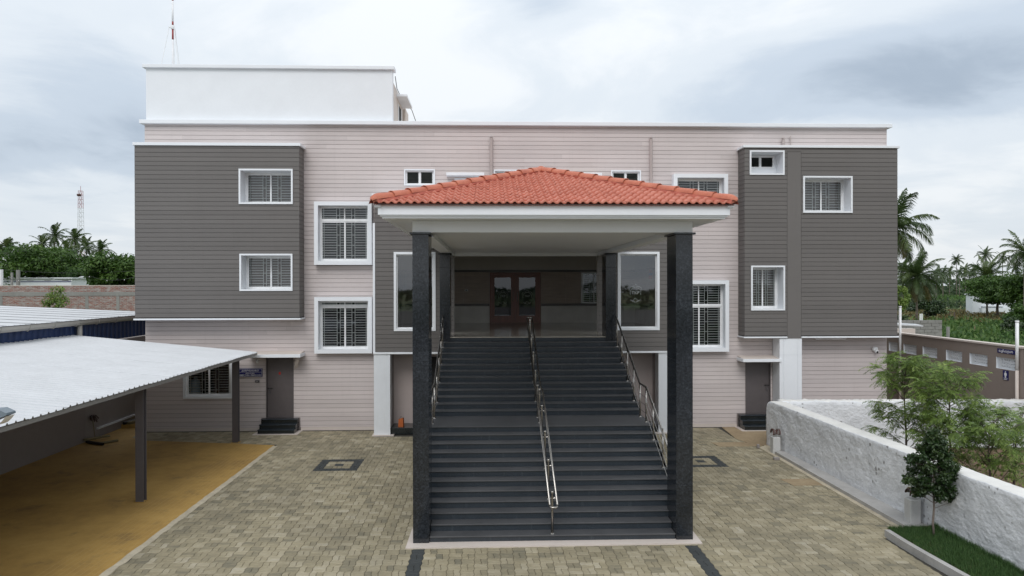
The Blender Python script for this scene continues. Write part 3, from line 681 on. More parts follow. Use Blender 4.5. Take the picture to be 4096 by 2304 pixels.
q = MB(); q.smooth = True; q.lathe((-7.365, 22.88, 2.17), [(.006, 0), (.03, .012), (.04, .045), (.034, .07), (.02, .095)], 12); q.build('bulb', 'sign_white', bu)
sw = thing('wall_switch', 'dark switch box on the pink boards under the blue sign', 'switch', (-7.39, 22.98, 1.59))
q = MB(); q.bbox(-7.457, -7.326, 22.945, 22.984, 1.55, 1.625, .006); q.build('box', 'steel_grey', sw)
q = MB(); q.box(-7.42, -7.365, 22.935, 22.943, 1.57, 1.605); q.build('rocker', 'wall_grey', sw)
clh = thing('cloth_bundle', 'bundle of pale rags hanging at the corner of the door canopy', 'cloth', (-6.1, 22.8, 2.2))
rr2 = random.Random(3)
for k in range(7):
    x = -6.16 + rr2.random() * .12; y = 22.72 + rr2.random() * .14; l = .24 + rr2.random() * .16
    q = MB(); q.smooth = True; q.tube([(x + .04, y, 2.39), (x + .02, y, 2.39 - l * .4), (x - .02 + rr2.random() * .03, y, 2.39 - l)], [.014, .026, .012], 6); q.build('rag', 'cream', clh)

# office sign
sg = thing('office_sign', 'blue office sign with white lettering beside the grey door', 'sign', (-7.62, 22.96, 1.73))
q = MB(); q.bbox(-8.0, -7.227, 22.955, 22.985, 1.735, 2.003, .004); q.build('board', 'sign_blue', sg)
q = MB(); q.frame(-7.985, -7.242, 1.75, 1.988, 22.952, 22.9548, .006, .006, .006, .006); q.box(-7.979, -7.248, 22.952, 22.9548, 1.881, 1.886); q.build('border', 'sign_white', sg)
text_mesh('lettering', '\u0B85\u0BB2\u0BC1\u0BB5\u0BB2\u0B95\u0BAE\u0BCD', .085, 'sign_white', sg, (-7.613, 22.952, 1.937), fit=.54)
text_mesh('lettering', '\u0BA4\u0BCA\u0B9F\u0BB0\u0BCD\u0BAA\u0BC1\u0B95\u0BCD\u0B95\u0BC1', .05, 'sign_white', sg, (-7.613, 22.952, 1.848), fit=.28)
text_mesh('lettering', '94888 51424 / 98409 51424', .07, 'sign_white', sg, (-7.613, 22.952, 1.787), fit=.70)

# ------------------------------------------------------------------ porch
PY0, PY1 = 12.78, 13.44
porch = thing('entrance_porch', 'tall entrance porch on black granite columns under a red tiled hip roof', 'porch', (1.17, 12.78, 0))
def column(x0, x1, y0, y1, z0, z1):
    q = MB(); q.box(x0 + .01, x1 - .01, y0 + .01, y1 - .01, z0, z1); o = q.build('column', 'granite_black', porch)
    zs = [z0, z0 + 1.02, z0 + 2.1, z0 + 3.28, z0 + 4.35, z1]; zs = [z for z in zs if z < z1 - .3] + [z1]
    for a, b_ in zip(zs, zs[1:]):       # polished slabs on the four faces, mitred
        q = MB(); q.bbox(x0, x1, y0, y1, a + .0008, b_ - .0008, .003); q.build('granite_slab', 'granite_column', o)
    c_ = MB(); c_.bbox(x0 - .045, x1 + .045, y0 - .045, y1 + .045, z1, z1 + .036, .006); c_.build('cap', 'granite_column', o)
column(-1.3616, -1.072, PY0, PY1, 0, 5.556); column(3.398, 3.702, PY0, PY1, 0, 5.556)
column(-1.375, -1.087, 20.10, 20.78, 3.05, 5.515); column(3.333, 3.621, 20.10, 20.78, 3.05, 5.515)
bmz = 5.595
q = MB(); q.box(-1.36, 3.70, PY0 + .004, PY1, bmz, 5.80); q.build('beam', 'soffit', porch)
q = MB(); q.box(-1.36, -1.06, PY1 + .002, EB - .07, bmz - .03, 5.80); q.build('beam', 'soffit', porch)
q = MB(); q.box(3.39, 3.70, PY1 + .002, EB - .07, bmz - .03, 5.80); q.build('beam', 'soffit', porch)
q = MB(); q.box(-1.06, 3.39, PY1 + .001, EB - .07, 5.66, 5.70); q.build('ceiling', 'soffit', porch)
FX0, FX1, FY = -1.89, 4.20, 12.24
q = MB(); q.box(FX0 + .07, FX1 - .07, FY + .07, EB - .065, 5.803, 5.83); so = q.build('soffit', 'soffit', porch)
for (lx, ly) in ((-1.65, 12.5), (4.0, 12.5)):
    k_ = MB(); k_.lathe((lx, ly, 5.796), [(.05, 0), (.055, .008)], 14); k_.build('downlight', 'upvc', so)
def ring(z0, z1, ins, mat='white_trim', th=.10):
    q = MB(); a, b_, y = FX0 + ins, FX1 - ins, FY + ins
    q.box(a, b_, y, y + th, z0, z1); q.box(a, a + th, y + th, EB - .066, z0, z1); q.box(b_ - th, b_, y + th, EB - .066, z0, z1); return q.build('fascia', mat, porch)
ring(5.856, 6.05, 0); ring(5.830, 5.855, .03); ring(5.800, 5.829, .062)

# hip roof with two-roll tiles
RXa, RXb, RY0 = FX0 - .065, FX1 + .065, FY - .065
AP = Vector((1.17, 15.70, 7.13)); RZ0 = 6.035; YEND = EB - .1
sl = (AP.z - RZ0) / (AP.y - RY0)
roof = MB()
roof.add([(RXa, RY0, RZ0), (RXb, RY0, RZ0), tuple(AP)], [(0, 1, 2)])
roof.add([(RXa, RY0, RZ0), tuple(AP), (AP.x, YEND, AP.z), (RXa, YEND, RZ0)], [(0, 1, 2, 3)]); roof.add([(RXb, RY0, RZ0), (RXb, YEND, RZ0), (AP.x, YEND, AP.z), tuple(AP)], [(0, 1, 2, 3)])
roof.add([(RXa, RY0, RZ0 - .02), (RXb, RY0, RZ0 - .02), (RXb, YEND, RZ0 - .02), (RXa, YEND, RZ0 - .02)], [(0, 3, 2, 1)])
rf = roof.build('roof', 'terracotta_mortar', porch)
TW, TL = .262, .283
HW = (RXb - RXa) / 2
def tprof(u):          # two rolls per tile, u in 0..1
    s_ = (u * 2) % 1.0
    return .034 * max(0.0, math.sin(math.pi * min(1, s_ / .62))) if s_ < .62 else -.004 * math.sin(math.pi * (s_ - .62) / .38)
def tile_geo(frame_o, ux, us, un, x0, s0, L_, clip, rnd_):
    """one roof tile on a slope: ux across, us up the slope, un normal"""
    n = 12; vs = []; top0, top1 = .044 + rnd_.uniform(-.003, .004), .004
    for j, (s_, h) in enumerate(((s0 - .015, top0), (s0 + L_ * .55, (top0 + top1) / 2), (s0 + L_ + .03, top1))):
        for i in range(n + 1):
            u = i / n; x = x0 + u * TW
            lo, hi = clip(s_); x = min(max(x, lo), hi)
            vs.append(frame_o + ux * x + us * s_ + un * (h + tprof(u)))
    for i in range(n + 1):
        u = i / n; x = x0 + u * TW; lo, hi = clip(s0 - .015); x = min(max(x, lo), hi)
        vs.append(frame_o + ux * x + us * (s0 - .013) + un * (max(0.001, top0 - .034) + tprof(u) * .9))
    fs = []
    for j in range(2):
        for i in range(n): a = j * (n + 1) + i; fs.append((a, a + 1, a + n + 2, a + n + 1))
    b0 = 3 * (n + 1)
    for i in range(n): fs.append((b0 + i, b0 + i + 1, i + 1, i))
    return vs, fs
def tone(me, v):
    at = me.attributes.new('tone', 'FLOAT', 'POINT'); at.data.foreach_set('value', v if hasattr(v, '__len__') else [v] * len(me.vertices))
us = Vector((0, AP.y - RY0, AP.z - RZ0)); SL = us.length; us.normalize(); ux = Vector((1, 0, 0)); un = ux.cross(us).normalized()
rt = random.Random(11); nrow = int(SL / TL) + 1
def clipf(s_):
    k_ = max(0.0, min(1.0, s_ / SL)); return -HW * (1 - k_) - .0, HW * (1 - k_) + .0
fo = Vector(((RXa + RXb) / 2, RY0, RZ0))
for r_ in range(nrow):
    s0 = r_ * TL; lo, hi = clipf(s0)
    i0 = int(math.floor(lo / TW - .5)); i1 = int(math.ceil(hi / TW + .5))
    for i in range(i0, i1 + 1):
        x0 = i * TW - TW * .35
        l2, h2 = clipf(s0)
        if x0 + TW < l2 + .03 or x0 > h2 - .03: continue
        vs, fs = tile_geo(fo, ux, us, un, x0 + rt.uniform(-.003, .003), s0 + rt.uniform(-.004, .004), min(TL, SL - s0), clipf, rt)
        q = MB(); q.smooth = True; q.add(vs, fs); me = q.mesh('roof_tile', 'terracotta'); tone(me, rt.random()); link('roof_tile', me, rf)
# the two side slopes, seen only past the hips: one mass of tiles each
for sgn in (-1, 1):
    so_ = Vector((RXa if sgn < 0 else RXb, RY0, RZ0)); us2 = Vector((-sgn * HW, 0, AP.z - RZ0)); S2 = us2.length; us2.normalize(); ux2 = Vector((0, 1, 0)) if sgn > 0 else Vector((0, 1, 0)); un2 = Vector((sgn * (AP.z - RZ0), 0, HW)).normalized()
    LY = YEND - RY0; HY = AP.y - RY0
    cl2 = lambda s_: (HY * max(0, min(1, s_ / S2)), LY)
    q = MB(); q.smooth = True; tn = []
    for r_ in range(int(S2 / TL) + 1):
        s0 = r_ * TL; i = int(HY * s0 / S2 / TW)
        while i * TW < LY:
            vs, fs = tile_geo(so_, ux2, us2, un2, i * TW, s0, min(TL, S2 - s0), cl2, rt); q.add(vs, fs); tn += [rt.random()] * len(vs); i += 1
    me = q.mesh('roof_tiles', 'terracotta'); tone(me, tn); o = link('roof_tiles', me, rf); o['kind'] = 'stuff'
# hip and ridge caps
def cap(a, b_, r0, r1, name='hip_cap', end=False):
    a, b_ = Vector(a), Vector(b_); t = (b_ - a).normalized(); s_ = t.cross(Vector((0, 0, 1))).normalized(); u_ = s_.cross(t).normalized(); n = 8
    q = MB(); q.smooth = False; rows = [(a, r0, .0), (a.lerp(b_, .12), r0 * .93, 0), (b_, r1, 0)]
    if end: rows = [(a - t * .05, .02, -.02), (a - t * .02, r0 * .62, 0), (a + t * .05, r0 * .92, 0), (a + t * .12, r0, 0), (b_, r1, 0)]
    vs = []
    for p, r_, dz in rows:
        for i in range(n + 1):
            th = math.pi * i / n; vs.append(p + s_ * (r_ * 1.05 * math.cos(th)) + u_ * (r_ * .95 * math.sin(th) + dz))
    fs = [(j * (n + 1) + i, j * (n + 1) + i + 1, (j + 1) * (n + 1) + i + 1, (j + 1) * (n + 1) + i) for j in range(len(rows) - 1) for i in range(n)]
    for i in range(n + 1): vs.append(rows[0][0] + t * .004 + s_ * (rows[0][1] * .9 * math.cos(math.pi * i / n)) + u_ * (rows[0][1] * .82 * math.sin(math.pi * i / n)))
    k_ = len(rows) * (n + 1); fs += [(i, k_ + i, k_ + i + 1, i + 1) for i in range(n)]
    q.smooth = True; q.add(vs, fs); return q.build(name, 'terracotta_cap', rf)
for cx_ in (RXa, RXb):
    a = Vector((cx_, RY0, RZ0 + .06)); b_ = AP + Vector((0, 0, .045)); nn = 12
    for k in range(nn):
        p0 = a.lerp(b_, k / nn); p1 = a.lerp(b_, (k + 1.16) / nn) if k < nn - 1 else b_
        cap(p0 + Vector((0, 0, .012)), p1, .105 + rt.uniform(-.003, .003), .085, end=(k == 0))
    mm = MB(); dn = (b_ - a).normalized(); sd_ = dn.cross(Vector((0, 0, 1))).normalized()     # mortar bed under the caps
    for s2 in (-1, 1):
        o1 = sd_ * (.13 * s2); o2 = sd_ * (.09 * s2)
        mm.quad(a + o1 - Vector((0, 0, .055)), b_ + o1 * .6 - Vector((0, 0, .06)), b_ + o2 + Vector((0, 0, .01)), a + o2 + Vector((0, 0, .01)))
    mm.build('hip_mortar', 'terracotta_mortar', rf)
q = MB(); q.smooth = True; q.lathe((AP.x, AP.y + .03, AP.z - .03), [(.17, 0), (.165, .06), (.135, .12), (.08, .158), (.01, .17)], 16); q.build('apex_cap', 'terracotta_cap', rf)
yy = AP.y + .06; k = 0
while yy < YEND - .1: cap((AP.x, yy, AP.z + .052), (AP.x, min(YEND, yy + .36), AP.z + .035), .115, .095, 'ridge_cap'); yy += .31
for cx_, sg_ in ((RXa, -1), (RXb, 1)):
    q = MB(); q.bbox(min(cx_ + .01, cx_ - sg_ * .12), max(cx_ + .0, cx_ - sg_ * .12), RY0 + .02, RY0 + .14, RZ0 - .055, RZ0 - .005, .012); q.build('eave_corner', 'white', rf)

# ------------------------------------------------------------------ granite staircase
Y1, TR, RI, LAND = 12.803, .26469, .12737, 1.23946
SX0, SX1 = -1.305, 3.665
def nose(i): return Y1 + (i - 1) * TR if i <= 12 else Y1 + 11 * TR + LAND + (i - 13) * TR
stair = thing('granite_staircase', 'wide dark granite staircase of two flights rising to the lobby', 'stairs', (1.17, 12.8, 0))
for i in range(1, 26):
    z = RI * i; y = nose(i); yn = nose(i + 1) if i < 25 else EB + .02
    x0, x1 = (SX0, SX1)
    if i == 1: x0, x1 = -1.068, 3.395
    elif i == 2: x0, x1 = -1.068, 3.395
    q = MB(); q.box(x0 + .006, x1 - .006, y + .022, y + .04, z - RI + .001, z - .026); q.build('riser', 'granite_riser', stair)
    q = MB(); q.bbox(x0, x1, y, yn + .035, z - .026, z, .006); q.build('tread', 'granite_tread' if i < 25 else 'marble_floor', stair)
# solid carcass under the steps with a stepped side
poly = [(Y1 + .045, 0.0)]
for i in range(1, 26): poly += [(nose(i) + .045, RI * i - .028), ((nose(i + 1) if i < 25 else EB) + .044, RI * i - .028)]
poly += [(EB + .04, 2.9), (20.0, 2.55), (16.9, 1.2), (16.9, 0.0)]
q = MB()
n = len(poly)
vs = [(SX0 + .012, y, z) for y, z in poly] + [(SX1 - .012, y, z) for y, z in poly]
q.add(vs, [(i, (i + 1) % n, n + (i + 1) % n, n + i) for i in range(n)])
bmx = bmesh.new(); 
for xx in (SX0 + .012, SX1 - .012):
    f_ = bmx.faces.new([bmx.verts.new((xx, y, z)) for y, z in poly])
bmesh.ops.triangulate(bmx, faces=bmx.faces[:]); bmx.verts.index_update()
q.add([v_.co[:] for v_ in bmx.verts], [[v_.index for v_ in f_.verts] for f_ in bmx.faces]); bmx.free()
q.build('carcass', 'granite_black', stair)
q = MB(); q.prism([(-1.47, 12.56), (3.82, 12.60), (3.83, 13.25), (-1.46, 13.55)], 'z', -.01, .022); q.build('mortar_apron', 'cream', stair)

# ------------------------------------------------------------------ handrails
def zat(y):          # tread line
    if y < Y1 + 11 * TR: return RI + (y - Y1) / TR * RI
    yl = nose(13) - TR
    if y < yl: return RI * 12
    return RI * 12 + (y - yl) / TR * RI
feet = [(12.872, 1), (13.69, 4), (14.50, 7), (15.36, 10), (16.06, 12), (16.71, 12), (17.45, 14), (18.24, 17), (19.03, 20), (19.70, 23)]
def flange(mb, x, y, z): mb.lathe((x, y, z), [(.042, 0), (.040, .008), (.022, .022)], 12)
rail = thing('handrail', 'middle stainless steel double handrail dividing the staircase', 'handrail', (1.15, 12.87, .127), 'stainless handrails of the staircase')
X0 = 1.15
for y, i in feet:
    z = RI * i; h = .78
    q = MB(); q.smooth = True; q.tube([(X0, y, z), (X0, y, z + h - .10), (X0, y, z + h - .06), (X0, y, z + h - .02), (X0, y, z + h)], [.0235, .0235, .019, .030, .022], 12); p_ = q.build('post', 'stainless', rail)
    q = MB(); flange(q, X0, y, z); q.build('flange', 'stainless', p_)
    q = MB(); q.tube([(X0 - .068, y, z + .69), (X0 - .06, y, z + .655), (X0, y, z + .64), (X0 + .06, y, z + .655), (X0 + .068, y, z + .69)], .008, 6); q.build('bracket', 'stainless', p_)
hz = .69
pts = [(12.60, RI + hz - .09), (16.02, RI * 12 + hz + .03), (16.74, RI * 12 + hz + .03), (19.92, RI * 24 + hz - .03)]
for sgn in (-1, 1):
    q = MB(); q.smooth = True; q.tube([(X0 + sgn * .068, y, z) for y, z in pts], .0205, 12); q.build('rail', 'stainless', rail)
for (y, z), dy in ((pts[0], -.06), (pts[-1], .06)):
    q = MB(); q.smooth = True; s_ = dy * .35
    q.tube([(X0 - .068, y, z), (X0 - .055, y + dy * .8, z + s_ * .8), (X0 - .03, y + dy, z + s_), (X0 + .03, y + dy, z + s_), (X0 + .055, y + dy * .8, z + s_ * .8), (X0 + .068, y, z)], .0205, 12); q.build('rail_end', 'stainless', rail)
def side_rail(x, label, sk_):
    t = thing('handrail', label, 'handrail', (x, 12.87, .127), 'stainless handrails of the staircase')
    for y, i in feet[sk_:]:
        z = RI * i
        q = MB(); q.smooth = True; q.tube([(x, y, z), (x, y, z + .80)], .020, 12); p_ = q.build('post', 'stainless', t)
        q = MB(); flange(q, x, y, z); q.build('flange', 'stainless', p_)
    y0 = feet[sk_][0]
    pr = [(y0 - .25, zat(y0 - .25)), (16.02, RI * 12), (16.74, RI * 12), (19.92, RI * 24 - .06)]
    off = .03 if True else 0
    q = MB(); q.smooth = True; q.tube([(x, y, z + .79) for y, z in [(pr[0][0], pr[0][1] - .12), pr[1], pr[2], pr[3]]], .025, 12); q.build('rail', 'stainless', t)
    for h in (.20, .38, .56):
        q = MB(); q.tube([(x - .018 * (1 if x > 1 else -1), y, z + h) for y, z in [(pr[0][0], pr[0][1] - .12), pr[1], pr[2], (19.85, RI * 24 - .09)]], .0065, 6); q.build('bar', 'stainless', t)
side_rail(3.58, 'stainless steel handrail with three thin bars along the right edge of the staircase', 1)
side_rail(-1.27, 'stainless steel handrail with three thin bars along the left edge of the staircase', 1)

bag = thing('paper_bag', 'small orange bag standing on the black plinth left of the staircase', 'bag', (-2.75, 22.45, .215))
q = MB(); q.add([(-2.84, 22.38, .215), (-2.68, 22.36, .215), (-2.66, 22.50, .215), (-2.83, 22.52, .215), (-2.83, 22.40, .45), (-2.69, 22.37, .50), (-2.67, 22.47, .49), (-2.82, 22.50, .44)], [(0, 1, 5, 4), (1, 2, 6, 5), (2, 3, 7, 6), (3, 0, 4, 7), (0, 3, 2, 1)]); q.build('body', 'mast_orange', bag)
q = MB(); q.tube([(-2.80, 22.39, .45), (-2.77, 22.38, .52), (-2.73, 22.38, .53), (-2.71, 22.375, .49)], .006, 6); q.build('handle', 'black_metal', bag)

ex = thing('fire_extinguisher', 'red fire extinguisher hung on the lobby wall behind the right showcase window', 'extinguisher', (5.64, 24.6, 4.85))
q = MB(); q.smooth = True; q.lathe((5.64, 24.6, 4.85), [(.055, 0), (.062, .02), (.062, .30), (.045, .345), (.02, .36)], 14); bo = q.build('cylinder', 'red_paint', ex)
q = MB(); q.lathe((5.64, 24.6, 4.98), [(.0632, 0), (.0632, .10)], 14); q.build('label_band', 'sign_blue', bo)
q = MB(); q.box(5.60, 5.68, 24.585, 24.615, 5.215, 5.24); q.box(5.60, 5.69, 24.585, 24.615, 5.255, 5.27); q.box(5.63, 5.65, 24.585, 24.615, 5.24, 5.255); q.build('valve', 'black_metal', ex)
wc = thing('water_can', 'pale blue water can standing inside the office window', 'water can', (-9.50, 23.36, 1.12))
q = MB(); q.smooth = True; q.lathe((-9.50, 23.36, 1.12), [(.13, 0), (.15, .02), (.15, .16), (.14, .18), (.15, .20), (.15, .38), (.12, .46), (.05, .52), (.05, .56)], 18); q.build('body', 'can_blue', wc)
q = MB(); q.lathe((-9.50, 23.36, 1.68), [(.056, 0), (.056, .03)], 12); q.build('cap', 'sign_white', wc)
# ------------------------------------------------------------------ ground materials
from mathutils import noise as mnoise
m = MT('paver'); a = m.attr('tone', 'Fac'); big = m.noise(.42, 5, .6); mid = m.noise(2.6, 5, .65); fine = m.noise(60, 4, .7)
grain = m.noise(1, 4, .65, m.pos((7, 26, 1)))
t_ = m.math('ADD', m.math('MULTIPLY', a, .36), m.math('ADD', m.math('MULTIPLY', grain, .36), m.math('MULTIPLY', mid, .28)))
base = m.ramp(t_, [(.20, (.125, .122, .092)), (.36, (.225, .200, .136)), (.50, (.325, .280, .182)), (.64, (.42, .370, .262)), (.82, (.53, .49, .40))])
base = m.mix(m.ramp(big, [(.44, 0.0), (.66, .50)]), base, (.145, .128, .088))
base = m.mix(m.math('MULTIPLY', fine, .35), base, m.mix(.5, base, (.10, .09, .07)))
base = m.mix(m.ramp(m.noise(.9, 6, .68), [(.60, 0.0), (.74, .45)]), base, (.085, .080, .062))
m.color(base).rough(.78); m.bump(fine, .35, .004)
m = MT('paver_dark'); f = m.noise(50, 4, .7); g_ = m.noise(2, 4); m.color(m.ramp(m.math('ADD', m.math('MULTIPLY', f, .5), m.math('MULTIPLY', g_, .5)), [(.3, (.022, .026, .027)), (.7, (.05, .056, .056))])).rough(.7); m.bump(f, .3, .004)
flat('paver_joint', (.045, .042, .034), .95)
m = MT('yellow_floor'); big = m.noise(.5, 5, .6); mid = m.noise(3.2, 6, .65); f = m.noise(45, 4, .7)
base = m.ramp(m.math('ADD', m.math('MULTIPLY', big, .5), m.math('ADD', m.math('MULTIPLY', mid, .3), m.math('MULTIPLY', f, .2))), [(.34, (.27, .160, .046)), (.52, (.42, .258, .070)), (.68, (.51, .33, .105))])
base = m.mix(m.ramp(m.noise(1.3, 6, .7), [(.56, 0.0), (.70, .55)]), base, (.115, .078, .040))
m.color(base).rough(.8); m.bump(f, .2, .003)
flat('yellow_line', (.44, .30, .11), .8)
paint('mortar', (.50, .44, .33), .85, .25, 3.0, .4)
m = MT('concrete_yellow'); m.color(m.ramp(m.math('ADD', m.math('MULTIPLY', m.noise(.9, 5), .6), m.math('MULTIPLY', m.noise(12, 4), .4)), [(.32, (.20, .145, .080)), (.5, (.30, .225, .135)), (.7, (.40, .32, .20))])).rough(.85); m.bump(m.noise(40), .2, .004)
m = MT('soil'); m.color(m.ramp(m.math('ADD', m.math('MULTIPLY', m.noise(1.1, 6), .6), m.math('MULTIPLY', m.noise(14, 5), .4)), [(.34, (.10, .062, .040)), (.52, (.165, .105, .065)), (.68, (.10, .12, .045))])).rough(.95); m.bump(m.noise(18, 5), .6, .03)
m = MT('field'); big = m.noise(.030, 5, .6); mid = m.noise(.35, 5, .6); f = m.noise(3.5, 5, .65)
t_ = m.math('ADD', m.math('MULTIPLY', big, .55), m.math('ADD', m.math('MULTIPLY', mid, .25), m.math('MULTIPLY', f, .2)))
m.color(m.ramp(t_, [(.36, (.045, .085, .022)), (.48, (.075, .125, .030)), (.58, (.16, .125, .055)), (.68, (.085, .12, .035))])).rough(.95); m.bump(f, .5, .1)
m = MT('whitewash'); a = m.noise(1.5, 6, .65); b_ = m.noise(7, 6, .7); f = m.noise(30, 5, .7)
base = m.ramp(m.math('ADD', m.math('MULTIPLY', a, .45), m.math('MULTIPLY', b_, .55)), [(.28, (.62, .635, .66)), (.5, (.74, .755, .78)), (.70, (.82, .835, .855))])
sp_ = m.ramp(m.math('SUBTRACT', m.noise(2.1, 3), m.math('MULTIPLY', m.vor(7.5), .55)), [(.47, 0.0), (.54, .7)]); base = m.mix(sp_, base, (.17, .16, .15))
base = m.mix(m.ramp(m.noise(1, 5, .7, m.pos((5, 5, .8))), [(.60, 0.0), (.76, .35)]), base, (.36, .33, .29))
st_ = m.vor(7.5, m.pos((1, 1, 1.5))); st2 = m.noise(11, 4, .6, m.pos((1, 1, 1.4)))
m.color(base).rough(.85); m.bump(m.math('ADD', m.math('SUBTRACT', m.math('MULTIPLY', st2, 1.1), m.math('MULTIPLY', st_, .5)), m.math('MULTIPLY', f, .35)), .45, .05)
paint('old_concrete_pale', (.43, .42, .405), .85, .18, 2.0, .3)
paint('whitewash_top', (.74, .73, .70), .8, .10, 2.5, .3)

# ------------------------------------------------------------------ ground, paving
g = MB(); g.quad((-2500, -400, -.09), (2500, -400, -.09), (2500, 3500, -.09), (-2500, 3500, -.09)); struct('ground', g, 'field')
g = MB(); g.prism([(8.2, 3), (30, 3), (30, 27.6), (13.3, 27.6), (13.3, 22.9), (9, 22.9), (8.2, 20)], 'z', -.085, -.03); struct('garden_soil', g, 'soil')
pv = MB(); pv.prism([(-6.15, 2.0), (7.9, 2.0), (7.9, 23.05), (-11.3, 23.05), (-11.3, 21.3), (-6.15, 20.7)], 'z', -.08, -.012); paving = struct('paving', pv, 'paver_joint')
CW, CH = .2200, .2350
XO, YO = -1.345, 12.55
def inreg(x, y):
    if y > 22.97 or x > 7.86 or y < 2.2: return False
    if x > 7.28 and y < 12.8: return False
    if -1.33 < x < 3.69 and 12.70 < y < 22.0: return False
    if -3.55 < x < 5.9 and y > 22.05: return False
    if x < -6.12:
        if x < -11.0: return False
        return y > 20.9 + max(0, (-7.46 - x)) * .17
    if x > 7.45 and y > 20.6 - (x - 7.4) * .0 and y > 21.2 - (7.9 - x) * 0: return False
    if 6.6 < x < 8 and 20.2 < y < 20.75: return False
    if 7.05 < x < 8 and 16.2 < y < 16.75: return False
    return True
def isdark(x, y):
    if y < 12.56 and (XO - .005 < x < XO + CW or XO + 22 * CW < x < XO + 23 * CW): return True
    for (a, b_) in ((-4.425, 17.955), (5.035, 17.965)):
        u, v = (x - a) / 1.10, (y - b_) / 1.175
        if 0 < u < 1 and 0 < v < 1:
            e_ = max(abs(u - .5), abs(v - .5))
            if e_ > .31 or e_ < .105: return True
    return False
ZZ = (0, 1, 0, -1, 0)
AX, AY = .0115, .006
def vedge(x, y0, y1, n):      # points up a vertical joint
    return [(x + AX * ZZ[int(round(((y0 + (y1 - y0) * k / n) - YO) / CH * 4)) % 4], y0 + (y1 - y0) * k / n) for k in range(n + 1)]
def hedge(y, x0, x1, n):
    return [(x0 + (x1 - x0) * k / n, y + AY * ZZ[int(round(((x0 + (x1 - x0) * k / n) - XO) / CW * 4)) % 4]) for k in range(n + 1)]
def paver_poly(x0, x1, y0, y1):
    nx, ny = (4 if x1 - x0 > .15 else 2), (4 if y1 - y0 > .15 else 2)
    b_ = hedge(y0, x0, x1, nx); r = vedge(x1, y0, y1, ny); t = hedge(y1, x0, x1, nx)[::-1]; l = vedge(x0, y0, y1, ny)[::-1]
    pts = []
    for e_ in (b_, r, t, l): pts += e_[:-1]
    # corners take both offsets
    return pts
rp = random.Random(21); pavers = []
for i in range(-48, 46):
    for j in range(-44, 46):
        x0, y0 = XO + i * CW, YO + j * CH
        xm, ym = x0 + CW / 2, y0 + CH / 2
        if not inreg(xm, ym): continue
        dk = isdark(xm, ym); cb = rp.random()
        sub = [(x0, x0 + CW / 2, y0, y0 + CH), (x0 + CW / 2, x0 + CW, y0, y0 + CH)] if (i + j) % 2 == 0 else [(x0, x0 + CW, y0, y0 + CH / 2), (x0, x0 + CW, y0 + CH / 2, y0 + CH)]
        for s_ in sub: pavers.append((s_, dk, min(1, max(0, cb * .55 + rp.random() * .45 + rp.gauss(0, .06)))))
def paver_geo(s_, zt):
    pts = paver_poly(*s_); cx_, cy_ = (s_[0] + s_[1]) / 2, (s_[2] + s_[3]) / 2; n = len(pts); vs = []
    for ins, z in ((.0085, zt), (.0028, zt - .006), (.0028, -.013)):
        kx, ky = 1 - ins * 2 / (s_[1] - s_[0]), 1 - ins * 2 / (s_[3] - s_[2])
        vs += [(cx_ + (x - cx_) * kx, cy_ + (y - cy_) * ky, z) for x, y in pts]
    fs = [tuple(range(n))] + [(k + n, (k + 1) % n + n, (k + 1) % n, k) for k in range(n)] + [(k + 2 * n, (k + 1) % n + 2 * n, (k + 1) % n + n, k + n) for k in range(n)]
    return vs, fs
def visible(s_):
    x, y = (s_[0] + s_[1]) / 2, (s_[2] + s_[3]) / 2
    return y > 11.40 and abs(x / y - .033) < .715
near = sorted([p for p in pavers if visible(p[0])], key=lambda p: p[0][2])[:300]; nearset = set(id(p) for p in near)
mass = MB(); tones = []
for p in pavers:
    zt = rp.uniform(-.0018, .0018)
    vs, fs = paver_geo(p[0], zt)
    if id(p) in nearset:
        q = MB(); q.add(vs, fs); me = q.mesh('paver', 'paver_dark' if p[1] else 'paver'); tone(me, p[2]); link('paver', me, paving)
    else: mass.cur = 1 if p[1] else 0; mass.add(vs, fs); tones += [p[2]] * len(vs)
me = mass.mesh('pavers', ['paver', 'paver_dark']); tone(me, tones); o = link('pavers', me, paving); o['kind'] = 'stuff'

# yellow parking floor under the carport, with raised joint lines and a mortar edge
g = MB(); g.prism([(-6.22, 2.0), (-6.23, 20.88), (-7.46, 21.16), (-10.3, 21.66), (-10.9, 22.1), (-11.25, 23.6), (-12.0, 23.6), (-12.0, 2.0)], 'z', -.06, .004); pf = struct('parking_floor', g, 'yellow_floor')
for k in range(9):
    x = -6.33 - k * .112
    q = MB(); q.box(x - .004, x + .004, 3.0, 20.85 - k * .02, .0035, .0055); q.build('joint_line', 'yellow_line', pf)
q = MB(); rq = random.Random(5); y = 3.0; L_ = []; R_ = []
while y < 20.9: L_.append((-6.225 + rq.uniform(-.012, .012), y)); R_.append((-6.105 + rq.uniform(-.022, .022), y)); y += .16
for k in range(len(L_) - 1): q.add([(*L_[k], .016), (*R_[k], .004), (*R_[k + 1], .004), (*L_[k + 1], .016)], [(0, 1, 2, 3)])
for k in range(len(L_) - 1): q.add([(*L_[k], .016), (*L_[k + 1], .016), (*L_[k + 1], 0), (*L_[k], 0)], [(0, 1, 2, 3)])
q.build('mortar_edge', 'mortar', pf)
q = MB(); q.box(-12.0, -10.93, 23.62, 25.5, -.05, .12); q.build('raised_step', 'yellow_floor', pf)
